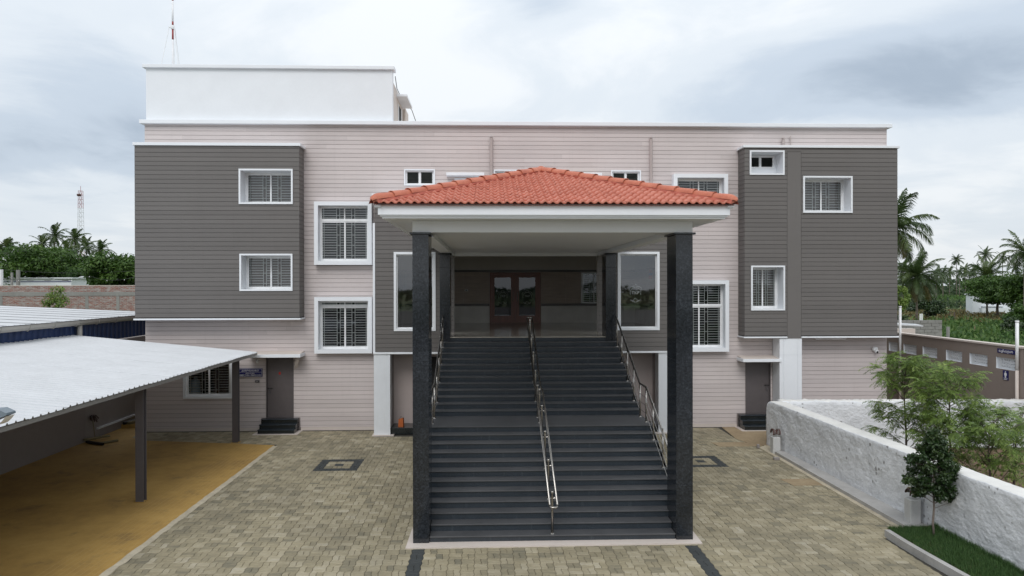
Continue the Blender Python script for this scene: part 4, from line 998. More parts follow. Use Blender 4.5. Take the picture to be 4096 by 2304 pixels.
# concrete patches by the right door and the compound wall
def patch(name, poly, z, mat): return struct(name, MB().prism(poly, 'z', -.02, z), mat)
patch('concrete_apron', [(7.45, 21.2), (7.60, 22.95), (9.3, 22.95), (9.3, 20.3), (8.0, 20.3), (7.62, 20.6)], .006, 'concrete_yellow')
patch('concrete_patch', [(6.62, 20.20), (6.55, 20.72), (7.45, 20.75), (7.9, 20.45), (7.9, 20.2)], .005, 'concrete_yellow')
patch('concrete_patch', [(7.05, 16.2), (6.95, 16.75), (7.86, 16.75), (7.86, 16.2)], .005, 'concrete_yellow')
patch('kerb_haunch', [(7.76, 12.9), (7.70, 20.0), (7.95, 20.25), (8.2, 20.2), (8.35, 12.9)], .012, 'mortar')
patch('wall_kerb', [(7.87, 13.15), (7.83, 19.2), (8.2, 19.2), (8.37, 13.15)], .085, 'old_concrete_pale')

# ------------------------------------------------------------------ whitewashed compound walls
def rough_wall(name, label, P0, P1, h, th, seed, step=.055, endround=True, top_amp=.012):
    P0, P1 = Vector(P0), Vector(P1); d = P1 - P0; Ln = d.length; d.normalize(); nrm = Vector((d.y, -d.x, 0))    # nrm: the side facing the yard
    n = int(Ln / step); prof = []
    nz = int(h / step)
    for k in range(nz): prof.append((0.0, h * k / nz * .97))
    for a in (30, 60): prof.append((.035 - .035 * math.cos(R(a)), h - .035 + .035 * math.sin(R(a))))
    for k in range(1, 6): prof.append((.03 + (th - .06) * k / 6, h))
    for a in (60, 30): prof.append((th - .035 + .035 * math.cos(R(a)), h - .035 + .035 * math.sin(R(a))))
    for k in range(nz, -1, -2): prof.append((th, h * k / nz * .97))
    np_ = len(prof); vs = []
    for i in range(n + 1):
        s_ = Ln * i / n; e_ = 1.0
        zr = 0.0
        if endround and s_ < .30: zr = (1 - math.sqrt(max(0, 1 - (1 - s_ / .30) ** 2))) * .22
        for (o_, z) in prof:
            p = P0 + d * s_ + nrm * (-o_)
            v = Vector((s_, o_ * 1.7 + seed * 9, z))
            vv = Vector((v.x, v.y, v.z * 1.8)); b_ = mnoise.fractal(v * 2.2, 1.0, 2.0, 3) * .018 + mnoise.noise(vv * 6.5) * .011 - abs(mnoise.noise(vv * 9.5)) * .009 + mnoise.noise(v * 21) * .005
            istop = z > h - .02
            lump = mnoise.noise(Vector((s_ * .8, seed, 3))) * .012
            q_ = p + (nrm * b_ if not istop else Vector((0, 0, 0)))
            vs.append((q_.x, q_.y, max(-.05, z - zr * (z / h) + (b_ * .35 + lump + abs(mnoise.noise(v * 14)) * top_amp if istop else lump * z / h))))
    mb = MB(); fs = []
    for i in range(n):
        for k in range(np_ - 1): a = i * np_ + k; fs.append((a, a + 1, a + np_ + 1, a + np_))
    fs.append(tuple(range(np_ - 1, -1, -1))); fs.append(tuple(n * np_ + k for k in range(np_)))
    mb.smooth = True; mb.add(vs, fs)
    o = mb.build(name, ['whitewash', 'whitewash_top']); fixn(o)
    for p_ in o.data.polygons:
        if p_.normal.z > .8: p_.material_index = 1
    return tag(o, label, 'wall')
w1_ = rough_wall('compound_wall', 'rough whitewashed stone wall running along the right side of the yard', (8.06, 20.40, 0), (8.62, 4.0, 0), 1.30, .42, 1)
w2_ = rough_wall('compound_wall', 'rough whitewashed stone wall behind the neem saplings', (8.35, 20.02, 0), (24.0, 19.4, 0), 1.31, .38, 2, step=.075, endround=False, top_amp=.05)

def wall_pillar(x, y, h, label, lab2, seed):
    t = thing('short_pillar', label, 'pillar', (x, y, 0))
    q = MB(); q.bbox(x - .105, x + .105, y - .11, y + .11, 0, h, .015); q.build('shaft', 'old_concrete_white', t)
    c_ = thing('hose_coil', lab2, 'hose', (x, y, h)); rr3 = random.Random(seed)
    for k in range(6):
        rx = .07 + rr3.random() * .035; oy = -.09 + .036 * k
        q = MB(); q.smooth = True
        q.tube([(x + oy + .01 * math.sin(a), y - rx * 1.0 * math.cos(a) * 1.1, max(h + .012, h + .10 + rx * 1.05 * math.sin(a))) for a in [i * math.pi / 7 - .35 for i in range(9)]], .016, 6, True)
        q.build('coil', ('hose_brown', 'hose_olive', 'black_metal')[k % 3] if seed == 1 else ('hose_red', 'hose_grey', 'hose_red')[k % 3], c_)
paint('old_concrete_white', (.58, .58, .57), .8, .12, 4, .3); flat('hose_brown', (.05, .022, .018), .7); flat('hose_olive', (.20, .17, .09), .8); flat('hose_red', (.10, .045, .04), .8); flat('hose_grey', (.17, .15, .14), .8)
wall_pillar(8.12, 13.36, .545, 'short white pillar against the wall beside the lawn', 'folded olive and black hose draped over the pillar by the lawn', 1)
wall_pillar(7.90, 19.35, .46, 'short white pillar at the far end of the stone wall', 'reddish rag bundle on the pillar at the far end of the wall', 2)
br = MB(); br.bbox(7.55, 7.70, 18.55, 18.66, .0, .07, .008); tag(br.build('loose_brick', 'wall_grey'), 'loose grey block lying on the paving near the wall', 'brick')
br = MB(); br.bbox(7.62, 7.69, 19.93, 20.0, .0, .11, .008); tag(br.build('marker_stub', 'wall_grey'), 'small grey stub standing at the corner of the stone wall', 'stub')

# kerbed lawn
kb = MB(); kp = [(7.29, 12.86), (7.285, 12.3), (7.30, 11.8), (7.345, 11.0), (7.42, 10.0), (7.48, 8.0), (7.5, 4.0)]
for (a, b_) in zip(kp, kp[1:]): kb.prism([a, (a[0] + .10, a[1]), (b_[0] + .10, b_[1]), b_], 'z', -.02, .125)
o = kb.build('kerb', 'old_concrete_pale'); bm = bmesh.new(); bm.from_mesh(o.data); bmesh.ops.remove_doubles(bm, verts=bm.verts[:], dist=1e-4); bm.to_mesh(o.data); bm.free(); tag(o, kind='structure')
patch('lawn_soil', [(7.39, 12.93), (7.41, 11.0), (7.52, 9.5), (7.58, 4.0), (8.75, 4.0), (8.5, 11.0), (8.36, 13.1)], .11, 'soil')
m = MT('grass_blade'); t_ = m.attr('tone', 'Fac'); m.color(m.ramp(m.math('ADD', m.math('MULTIPLY', t_, .7), m.math('MULTIPLY', m.noise(3), .3)), [(.2, (.020, .055, .012)), (.6, (.042, .105, .020)), (.95, (.085, .155, .038))])).rough(.7)
rg = np.random.default_rng(3); nb = 42000
yy = rg.uniform(9.2, 12.98, nb); lo = np.interp(yy, [4, 8, 10, 11, 11.8, 12.3, 13], [7.6, 7.58, 7.53, 7.455, 7.41, 7.395, 7.40]); hi = np.interp(yy, [4, 11, 13], [8.66, 8.42, 8.36])
xx = lo + (hi - lo) * rg.random(nb); ln = rg.uniform(.035, .085, nb); an = rg.uniform(0, 2 * np.pi, nb); le = rg.uniform(.1, .6, nb)
nn_ = np.array([mnoise.noise(Vector((a * 2.2, b * 2.2, 0))) for a, b in zip(xx, yy)]); ln *= (1 + .5 * nn_); edge = (hi - xx) < .14; ln[edge] *= 1.8
bx_ = np.stack([xx, yy, np.full(nb, .108)], 1); dd = np.stack([np.cos(an), np.sin(an), np.zeros(nb)], 1); pp = np.stack([-np.sin(an), np.cos(an), np.zeros(nb)], 1)
tip = bx_ + dd * (ln * le)[:, None]; tip[:, 2] += ln * np.sqrt(1 - le ** 2 * .6)
V = np.stack([bx_ - pp * .0035, bx_ + pp * .0035, tip], 1).reshape(-1, 3)
def fast_mesh(name, V, F, mat, tn=None, smooth=False):
    me = bpy.data.meshes.new(name); k = F.shape[1]
    me.vertices.add(len(V)); me.vertices.foreach_set('co', V.astype(np.float32).ravel())
    me.loops.add(F.size); me.loops.foreach_set('vertex_index', F.astype(np.int32).ravel())
    me.polygons.add(len(F)); me.polygons.foreach_set('loop_start', np.arange(0, F.size, k, dtype=np.int32)); me.polygons.foreach_set('loop_total', np.full(len(F), k, dtype=np.int32))
    me.update(calc_edges=True); me.materials.append(MATS[mat])
    if tn is not None:
        at = me.attributes.new('tone', 'FLOAT', 'POINT'); at.data.foreach_set('value', np.asarray(tn, dtype=np.float32))
    return me
me = fast_mesh('grass', V, np.arange(len(V)).reshape(-1, 3), 'grass_blade', np.repeat(rg.random(nb), 3))
o = link('grass', me); tag(o, 'dark green lawn grass in the kerbed bed by the wall', 'grass', kind='stuff')

# ------------------------------------------------------------------ carport on the left
paint('sheet_white', (.545, .56, .58), .5, .07, 1.4, .05, (.42, .40, .37), False)
paint('beam_grey', (.22, .215, .205), .5, .08)
car = thing('carport', 'open carport with a white corrugated roof on grey steel posts', 'carport', (-7.48, 15.5, 0))
for y in (21.30, 15.55, 9.8):
    q = MB(); q.box(-7.57, -7.40, y - .075, y - .060, 0, 2.44); q.box(-7.57, -7.40, y + .060, y + .075, 0, 2.44); q.box(-7.49, -7.48, y - .0595, y + .0595, 0, 2.44); q.build('post', 'steel_grey', car)
    q = MB(); q.box(-7.60, -7.37, y - .10, y + .10, .004, .016); q.build('base_plate', 'yellow_floor', car)
XE, ZE_, XU, ZU = -7.15, 2.573, -12.76, 3.12
slp = (ZU - ZE_) / (XU - XE)
q = MB(); q.box(-7.54, -7.43, 5.0, 22.2, 2.44, 2.50); q.build('beam', 'beam_grey', car)
q = MB()
q.add([(XE - .02, 5, ZE_ - .012), (XE - .02, 22.28, ZE_ - .012), (XE - .02, 22.28, ZE_ - .085), (XE - .02, 5, ZE_ - .085)], [(0, 1, 2, 3)]); q.add([(XE - .035, 5, ZE_ - .012), (XE - .035, 22.28, ZE_ - .012), (XE - .035, 22.28, ZE_ - .085), (XE - .035, 5, ZE_ - .085)], [(3, 2, 1, 0)]); q.add([(XE - .02, 5, ZE_ - .085), (XE - .02, 22.28, ZE_ - .085), (XE - .035, 22.28, ZE_ - .085), (XE - .035, 5, ZE_ - .085)], [(0, 1, 2, 3)])
q.build('eave_beam', 'beam_grey', car)
for y in (21.30, 15.55, 9.8):
    q = MB(); q.add([(x, yy_, ZE_ + (x - XE) * slp - dz) for x in (XE - .05, -12.1) for yy_ in (y - .04, y + .04) for dz in (.02, .10)], [(0, 1, 3, 2), (4, 6, 7, 5), (0, 2, 6, 4), (1, 5, 7, 3), (0, 4, 5, 1), (2, 3, 7, 6)]); q.build('rafter', 'beam_grey', car)
def sheet(name, parent, x0, z0, x1, z1, y0, y1, mat, rib=.2, hgt=.028):
    pr = []; y = y0
    while y < y1 - 1e-6:
        for f, h in ((0, 0), (.32, 0), (.40, hgt), (.52, hgt), (.60, 0)): pr.append((min(y1, y + f * rib), h))
        y += rib
    pr.append((y1, 0)); n = len(pr)
    vs = [(x0, a, z0 + h) for a, h in pr] + [(x1, a, z1 + h) for a, h in pr]; vs += [(a, b_, c_ - .004) for a, b_, c_ in vs]
    fs = [(i, i + 1, n + i + 1, n + i) for i in range(n - 1)] + [(2 * n + i, 3 * n + i, 3 * n + i + 1, 2 * n + i + 1) for i in range(n - 1)] + [(2 * n + i, 2 * n + i + 1, i + 1, i) for i in range(n - 1)] + [(n + i, n + i + 1, 3 * n + i + 1, 3 * n + i) for i in range(n - 1)]
    fs += [(0, n, 3 * n, 2 * n), (n - 1, 3 * n - 1, 4 * n - 1, 2 * n - 1)]
    return MB().add(vs, fs).build(name, mat, parent)
y = 5.3; k = 0
while y < 22.25: sheet('roof_sheet', car, XE, ZE_ + (.009 if k % 2 else 0), XU, ZU + (.009 if k % 2 else 0), y, min(y + 1.0, 22.31), 'sheet_white'); y += 1.0; k += 1
# boundary wall under the carport
q = MB(); q.box(-12.25, -12.0, 2.0, 21.56, -.05, 2.95); t = q.build('boundary_wall', 'wall_grey_dark'); tag(t, 'dark grey boundary wall at the back of the carport', 'wall')
q = MB(); q.box(-12.25, -12.02, 21.562, 26.0, -.05, 2.9); t2 = q.build('boundary_wall', 'wall_grey'); tag(t2, 'light grey boundary wall beyond the carport floor by the building corner', 'wall')
q = MB(); q.box(-12.019, -11.96, 22.2, 25.2, .25, .30); q.build('ledge', 'white', t2)
# a mop leaning on the wall and loose pipes
mop = thing('mop', 'dark string mop leaning upside down on the light grey wall', 'mop', (-11.85, 21.8, 0))
q = MB(); q.tube([(-11.80, 21.72, .03), (-11.90, 21.76, .62)], .013, 6); q.build('handle', 'hose_olive', mop)
for k in range(12):
    a = k * .55; q = MB(); q.smooth = True; q.tube([(-11.9, 21.76, .60), (-11.9 + .07 * math.cos(a), 21.78 + .10 * math.sin(a), .74), (-11.86 + .09 * math.cos(a), 21.80 + .15 * math.sin(a), .60 + .05 * math.sin(k))], .016, 5); q.build('strand', 'hose_brown' if k % 3 else 'hose_grey', mop)
def loose_pipe(p0, p1, r, mat, label):
    q = MB(); q.smooth = True; p0, p1 = Vector(p0), Vector(p1); q.tube([p0, p1], r, 10, False); q.tube([p1, p0], r * .8, 10, False); tag(q.build('loose_pipe', mat), label, 'pipe', 'loose pipes on the carport floor')
loose_pipe((-11.85, 21.35, .05), (-11.20, 21.02, .05), .042, 'black_metal', 'black pipe end lying on the carport floor by the mop')
loose_pipe((-11.90, 21.30, .12), (-11.50, 21.95, .10), .035, 'hose_olive', 'pale pipe resting on the black pipe by the mop')
loose_pipe((-11.35, 21.20, .04), (-11.05, 21.55, .04), .035, 'hose_olive', 'short pale pipe nearest the paving on the carport floor')
loose_pipe((-11.75, 23.55, .17), (-11.2, 25.3, .17), .05, 'hose_olive', 'long pale pipe lying against the wall beside the building corner')
loose_pipe((-11.88, 23.55, .17), (-11.45, 25.3, .17), .05, 'black_metal', 'long dark pipe lying between the pale pipe and the wall')

# blue shed behind
paint('blue_sheet', (.018, .046, .150), .45, .25, 2.0, .1)
shed = thing('metal_shed', 'blue metal shed with a shallow white roof behind the carport', 'shed', (-12.9, 20, 0))
pr = []; y = 4.0
while y < 27.6:
    for f, h in ((0, 0), (.4, 0), (.5, .035), (.85, .035), (.95, 0)): pr.append((y + f * .26, h))
    y += .26
n = len(pr); q = MB(); q.add([(-12.86 + h, a, 0) for a, h in pr] + [(-12.86 + h, a, 3.56) for a, h in pr], [(i, i + 1, n + i + 1, n + i) for i in range(n - 1)]); q.build('wall', 'blue_sheet', shed)
q = MB(); q.box(-26, -12.95, 4.0, 4.1, 0, 3.6); q.box(-26, -12.95, 26.0, 26.1, 0, 3.55); q.box(-26, -25.9, 4.1, 26.0, 0, 3.6); q.build('back_wall', 'blue_sheet', shed)
q = MB(); gp = [(-12.80, 3.58), (-12.80, 3.46), (-12.70, 3.42), (-12.64, 3.43), (-12.58, 3.50), (-12.575, 3.58), (-12.60, 3.58), (-12.61, 3.51), (-12.66, 3.46), (-12.77, 3.48), (-12.78, 3.58)]
q.prism(gp, 'y', 4.0, 27.4); gt = q.build('gutter', 'gutter_pvc', shed); fixn(gt)
for y in [5 + 1.15 * k for k in range(20)]:
    q = MB(); q.tube([(-12.79, y, 3.60), (-12.565, y, 3.585), (-12.57, y, 3.49), (-12.65, y, 3.405), (-12.80, y, 3.44)], .012, 5); q.build('strap', 'gutter_pvc', gt)
q = MB(); q.smooth = True; q.tube([(-12.72, 22.55, 3.44), (-12.72, 22.55, 2.5)], .075, 12); q.build('downpipe', 'gutter_pvc', gt)
y = 4.0; k = 0
while y < 27.0: sheet('roof_sheet', shed, -12.55, 3.60, -26.2, 4.22, y - .03, y + 1.15, 'sheet_white', rib=.23, hgt=.009); y += 1.15
# ------------------------------------------------------------------ toilet block on the right
TX = 15.5
tb_ = thing('toilet_block_wall', 'long taupe toilet block wall with white perforated vents and pale coping', 'wall', (TX, 23.5, 0))
vr = [(26.45, 27.05), (25.26, 26.07), (24.08, 24.90), (22.78, 23.60), (21.60, 22.42), (20.43, 21.22)]
mb = MB(); ys = sorted({18.2, 27.5, *[v for r_ in vr for v in r_]})
for a, b_ in zip(ys, ys[1:]):
    hole = any(r_[0] - 1e-6 <= a and b_ <= r_[1] + 1e-6 for r_ in vr)
    for z0, z1 in ((-.05, 2.095), (2.095, 2.44), (2.44, 2.775)):
        if hole and z0 == 2.095: continue
        mb.quad((TX, b_, z0), (TX, a, z0), (TX, a, z1), (TX, b_, z1))
mb.box(TX + .14, TX + .20, 18.2, 27.5, -.05, 2.775)
mb.build('wall', 'wall_taupe', tb_)
q = MB(); q.bbox(TX - .035, TX + .235, 18.15, 27.65, 2.776, 2.835, .006); q.build('coping', 'cream', tb_)
for (a, b_) in vr:
    v = MB(); n1_, n2_ = 6, 3; e_ = .055 if b_ - a > .7 else .03; cw = (b_ - a - e_ * 2 - .10) / n1_; chh = (.345 - .05) / n2_
    X_ = TX + .05
    # reveal, then a perforated slab: square cells with round holes
    v.quad((TX, b_, 2.095), (TX, a, 2.095), (X_, a, 2.095), (X_, b_, 2.095)); v.quad((TX, a, 2.095), (TX, a, 2.44), (X_, a, 2.44), (X_, a, 2.095)); v.quad((TX, b_, 2.44), (TX, b_, 2.095), (X_, b_, 2.095), (X_, b_, 2.44)); v.quad((TX, a, 2.44), (TX, b_, 2.44), (X_, b_, 2.44), (X_, a, 2.44))
    y0 = a + e_; y1 = b_ - e_ - .10
    v.quad((X_, y0, 2.095), (X_, a, 2.095), (X_, a, 2.44), (X_, y0, 2.44)); v.quad((X_, b_, 2.095), (X_, y1, 2.095), (X_, y1, 2.44), (X_, b_, 2.44))
    v.quad((X_, y1, 2.095), (X_, y0, 2.095), (X_, y0, 2.12), (X_, y1, 2.12)); v.quad((X_, y1, 2.415), (X_, y0, 2.415), (X_, y0, 2.44), (X_, y1, 2.44))
    for i in range(n1_):
        for j in range(n2_):
            cy_, cz_ = y0 + cw * (i + .5), 2.12 + chh * (j + .5); rr4 = min(cw, chh) * .26; n = 8
            outer = [(cy_ + cw / 2 * cx2, cz_ + chh / 2 * cz2) for cx2, cz2 in ((1, 0), (1, 1), (0, 1), (-1, 1), (-1, 0), (-1, -1), (0, -1), (1, -1))]
            inner = [(cy_ + rr4 * math.cos(k * math.pi / 4), cz_ + rr4 * math.sin(k * math.pi / 4)) for k in range(8)]
            vs = [(X_, *p) for p in outer] + [(X_, *p) for p in inner] + [(X_ + .06, *p) for p in inner]
            v.add(vs, [(k, 8 + k, 8 + (k + 1) % 8, (k + 1) % 8) for k in range(8)] + [(8 + k, 16 + k, 16 + (k + 1) % 8, 8 + (k + 1) % 8) for k in range(8)])
    vo = v.build('vent', 'white', tb_)
    q = MB(); q.quad((X_ + .07, b_, 2.09), (X_ + .07, a, 2.09), (X_ + .07, a, 2.45), (X_ + .07, b_, 2.45)); q.build('shade_sheet', 'painted_shade', vo)  # dark sheet painted as the shade behind the round holes
for y, zt, zj in ((26.19, 3.84, 1.6), (20.28, 3.585, 2.13)):
    q = MB(); q.smooth = True; q.tube([(TX - .06, y, zj), (TX - .06, y, zt - .05)], .046, 12); q.tube([(TX - .06, y, zt - .05), (TX - .06, y, zt)], .053, 12); p_ = q.build('vent_pipe', 'upvc', tb_)
    q = MB(); q.smooth = True; q.tube([(TX - .06, y, -.05), (TX - .06, y, zj)], .047, 12); q.build('lower_pipe', 'cream', p_)
q = MB(); q.box(15.9, 17.25, 28.2, 28.5, 2.0, 2.86); q.build('parapet', 'cream', tb_)
q = MB(); q.add([(16.2, 29.2, 3.04), (18.2, 29.2, 2.93), (18.5, 30.2, 2.95), (16.4, 30.2, 3.06)], [(0, 1, 2, 3)]); q.add([(16.2, 29.2, 3.0), (18.2, 29.2, 2.88), (18.2, 29.2, 2.93), (16.2, 29.2, 3.04)], [(0, 1, 2, 3)]); q.build('sheet_roof', 'sheet_white', tb_)
# signs on the toilet block (they face -X)
RS = (math.pi / 2, 0, -math.pi / 2)
s1 = thing('toilet_sign', 'long blue sign with white Tamil lettering on the taupe wall', 'sign', (TX - .01, 20.8, 2.63))
q = MB(); q.box(TX - .02, TX - .003, 20.40, 21.145, 2.575, 2.70); q.build('board', 'sign_blue', s1)
text_mesh('lettering', '\u0B95\u0BB4\u0BBF\u0BB5\u0BB1\u0BC8', .10, 'sign_white', s1, (TX - .022, 20.79, 2.638), RS, fit=.58)
s2 = thing('toilet_sign', 'small blue sign with a white standing figure on the taupe wall', 'sign', (TX - .01, 20.8, 1.92))
q = MB(); q.box(TX - .02, TX - .003, 20.69, 20.91, 1.78, 2.065); q.build('board', 'sign_blue', s2)
fg = MB()
def sx(y0, y1, z0, z1): fg.box(TX - .0235, TX - .0205, y0, y1, z0, z1)
sx(20.765, 20.835, 1.905, 1.995); sx(20.772, 20.797, 1.845, 1.904); sx(20.803, 20.828, 1.845, 1.904); sx(20.748, 20.762, 1.915, 1.99); sx(20.838, 20.852, 1.915, 1.99)
fg.prism([(20.80 + .020 * math.cos(k * math.pi / 5), 2.022 + .020 * math.sin(k * math.pi / 5)) for k in range(10)], 'x', TX - .0235, TX - .0205); fg.build('figure', 'sign_white', s2)
q = MB(); q.box(TX - .0235, TX - .0205, 20.70, 20.90, 1.832, 1.837); q.build('rule', 'sign_white', s2)
text_mesh('lettering', '\u0B86\u0BA3\u0BCD\u0B95\u0BB3\u0BCD', .05, 'sign_white', s2, (TX - .022, 20.80, 1.806), RS, fit=.15)

# ------------------------------------------------------------------ foliage materials and builders
def leafmat(name, lo, mid, hi, rough=.55, trans=.3):
    m = MT(name); t_ = m.attr('tone', 'Fac'); col = m.ramp(t_, [(.05, lo), (.5, mid), (.95, hi)])
    m.color(col).rough(rough)
    tl = m.n.new('ShaderNodeBsdfTranslucent'); m.l.new(col, tl.inputs[0]); mxs = m.n.new('ShaderNodeMixShader'); mxs.inputs[0].default_value = trans
    m.l.new(m.b.outputs[0], mxs.inputs[1]); m.l.new(tl.outputs[0], mxs.inputs[2]); m.l.new(mxs.outputs[0], m.n['Material Output'].inputs[0]); return m
leafmat('leaf_rain', (.022, .055, .009), (.055, .120, .018), (.115, .19, .036))
leafmat('leaf_dark', (.012, .030, .010), (.030, .062, .018), (.075, .11, .036), .35, .25)
leafmat('leaf_neem', (.055, .10, .020), (.15, .235, .048), (.29, .38, .09))
leafmat('leaf_palm', (.022, .042, .014), (.060, .100, .028), (.15, .175, .055), .5, .3)
leafmat('leaf_palm_dry', (.06, .045, .015), (.13, .11, .035), (.2, .15, .06), .6, .25)
leafmat('leaf_far', (.014, .032, .012), (.032, .062, .020), (.06, .10, .032), .7, .2)
leafmat('leaf_field', (.030, .075, .016), (.060, .130, .026), (.12, .19, .05), .7, .3)
m = MT('bark'); m.color(m.ramp(m.noise(1, 5, .65, m.pos((18, 18, 5))), [(.3, (.06, .045, .035)), (.7, (.16, .125, .10))])).rough(.9)
m = MT('bark_palm'); m.color(m.ramp(m.noise(1, 4, .6, m.pos((3, 3, 14))), [(.3, (.09, .075, .062)), (.7, (.21, .18, .15))])).rough(.9)
m = MT('bark_pale'); m.color(m.ramp(m.noise(25, 4), [(.3, (.13, .10, .085)), (.7, (.24, .20, .17))])).rough(.85)

def leaf_quads(C, Dr, Nn, ln, wd):
    """diamond leaves: centre, direction, normal, length, width"""
    S = np.cross(Dr, Nn); S /= np.linalg.norm(S, axis=1)[:, None] + 1e-9
    a = C - Dr * (ln / 2)[:, None]; c_ = C + Dr * (ln / 2)[:, None]; mid = C + Nn * (ln * .06)[:, None]
    b_ = mid - S * (wd / 2)[:, None]; d_ = mid + S * (wd / 2)[:, None]
    return np.stack([a, b_, c_, d_], 1).reshape(-1, 3), np.arange(4 * len(C)).reshape(-1, 4)
def unit(v): return v / (np.linalg.norm(v, axis=1)[:, None] + 1e-9)
def clump_leaves(rng, clumps, n, ln, wr=.5, shell=.72, droop=.2, flat_=.5):
    cl = np.array([c_[0] for c_ in clumps], float); rd = np.array([c_[1] for c_ in clumps], float); tc_ = rng.random(len(clumps))
    wgt = (rd[:, 0] * rd[:, 1] * rd[:, 2]) ** .67; k = rng.choice(len(clumps), n, p=wgt / wgt.sum())
    u = unit(rng.normal(size=(n, 3))); r_ = shell + (1 - shell) * rng.random(n) + rng.normal(0, .07, n); r_ = np.where(rng.random(n) < .25, r_ * rng.random(n), r_)
    C = cl[k] + u * rd[k] * r_[:, None]
    Nn = unit(u * flat_ + np.array([0, 0, .55]) + rng.normal(size=(n, 3)) * .55); Dr = unit(np.cross(Nn, rng.normal(size=(n, 3)))); Dr[:, 2] -= droop; Dr = unit(Dr)
    l = ln * rng.uniform(.6, 1.3, n); V, F = leaf_quads(C, Dr, Nn, l, l * wr)
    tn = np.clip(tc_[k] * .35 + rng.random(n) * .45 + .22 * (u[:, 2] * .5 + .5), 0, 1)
    return V, F, np.repeat(tn, 4)
def broad_tree(name, label, base, height, crown, n, ln, mat, seed, group=None, trunk_r=.2, nclump=26, bark='bark', trunkh=None, squash=.8, fill=.62):
    """crown: (cx, cy, cz, rx, ry, rz) relative to the base"""
    rng = np.random.default_rng(seed); rd = random.Random(seed); t = thing(name, label, 'tree', base, group)
    cx_, cy_, cz_, rx, ry, rz = crown; cl = []
    while len(cl) < nclump:
        u = Vector((rd.uniform(-1, 1), rd.uniform(-1, 1), rd.uniform(-1, 1)))
        if u.length > 1: continue
        u = u * (fill + (1 - fill) * u.length) / max(.4, 1)
        s_ = rd.uniform(.22, .42); cl.append(((cx_ + u.x * rx * .85, cy_ + u.y * ry * .85, cz_ + u.z * rz * .8), (rx * s_, ry * s_, rz * s_ * squash)))
    tr_ = MB(); tr_.smooth = True; th = trunkh or (cz_ - rz * .6)
    pts = [(0, 0, -.1), (rd.uniform(-.03, .03) * height, 0, th * .5), (cx_ * .4, cy_ * .4, th), (cx_ * .8, cy_ * .8, cz_)]
    tr_.tube(pts, [trunk_r, trunk_r * .8, trunk_r * .65, trunk_r * .25], 8)
    for c_ in cl[::2]: tr_.tube([pts[2], tuple(Vector(pts[2]).lerp(Vector(c_[0]), .55) + Vector((0, 0, rz * .08))), c_[0]], [trunk_r * .42, trunk_r * .25, trunk_r * .08], 5)
    link('trunk', tr_.mesh('trunk', bark), t, loc=(0, 0, 0))
    V, F, tn = clump_leaves(rng, cl, n, ln); link('crown', fast_mesh('crown', V, F, mat, tn), t, loc=(0, 0, 0))
    return t

def frond_geo(rng, L_, elev, az_, sag, nl, ll, wind=(0, 0, 0), w=.035):
    """one coconut frond from the origin: curved rachis with drooping leaflets on both sides"""
    d = np.array([math.cos(az_) * math.cos(elev), math.sin(az_) * math.cos(elev), math.sin(elev)]); N_ = 9; P = [np.zeros(3)]; T = [d]
    st = L_ / N_
    for k in range(N_):
        d = d + np.array([0, 0, -sag * (k + 1) / N_ * .42]) + np.array(wind) * .10 * (k + 1) / N_; d = d / np.linalg.norm(d); P.append(P[-1] + d * st); T.append(d)
    P = np.array(P); T = np.array(T); s_ = np.linspace(.06, 1.0, nl); Vs = []; Fs = []; o = 0
    for sd_ in (-1, 1):
        for q in s_:
            f = q * N_; i = min(N_ - 1, int(f)); p = P[i] + (P[i + 1] - P[i]) * (f - i); t = T[i]
            side = np.cross(t, [0, 0, 1.0]); side /= np.linalg.norm(side) + 1e-9
            l = ll * (math.sin(math.pi * min(1, q * .86 + .13)) ** .7) * rng.uniform(.85, 1.1)
            dr = side * sd_ * .75 + t * .62 + np.array([0, 0, -.28]) + np.array(wind) * .35 + rng.normal(size=3) * .07; dr /= np.linalg.norm(dr)
            mid = p + dr * l * .5; tip = p + dr * l * .82 + np.array([0, 0, -l * .30]); wv_ = t * w * .5
            Vs += [p - wv_, p + wv_, mid + wv_ * .9, mid - wv_ * .9, tip]; Fs.append((o, o + 1, o + 2, o + 3)); Fs.append((o + 3, o + 2, o + 4, o + 4)); o += 5
    r_ = []
    for i in range(N_ + 1):
        side = np.cross(T[i], [0, 0, 1.0]); side /= np.linalg.norm(side) + 1e-9; up_ = np.cross(side, T[i]); wd = .045 * (1 - i / (N_ + 1)) * (L_ / 4) + .006
        Vs += [P[i] + side * wd, P[i] + up_ * wd * .8, P[i] - side * wd]
        if i: a = o + (i - 1) * 3; Fs += [(a, a + 1, a + 4, a + 3), (a + 1, a + 2, a + 5, a + 4)]
    return Vs, Fs
def poly_mesh(name, Vs, Fs, mat, tn):
    me = bpy.data.meshes.new(name); me.from_pydata([tuple(v) for v in Vs], [], [f if f[2] != f[3] else f[:3] for f in Fs]); me.materials.append(MATS[mat]); tone(me, tn); return me
def palm_set(rng, nf, L_, nl, ll, wind, upright=.0):
    out = []
    for k in range(nf):
        f = k / (nf - 1); elev = R(80 - 125 * f ** .85 + rng.uniform(-7, 7)) + upright; az_ = k * 2.39996 + rng.uniform(-.25, .25)
        Lk = L_ * (.72 + .28 * math.sin(math.pi * min(1, f * .9 + .12))) * rng.uniform(.9, 1.08)
        out.append((frond_geo(rng, Lk, elev, az_, .55 + .5 * f, nl, ll, wind, L_ / nl * .85), f))
    return out
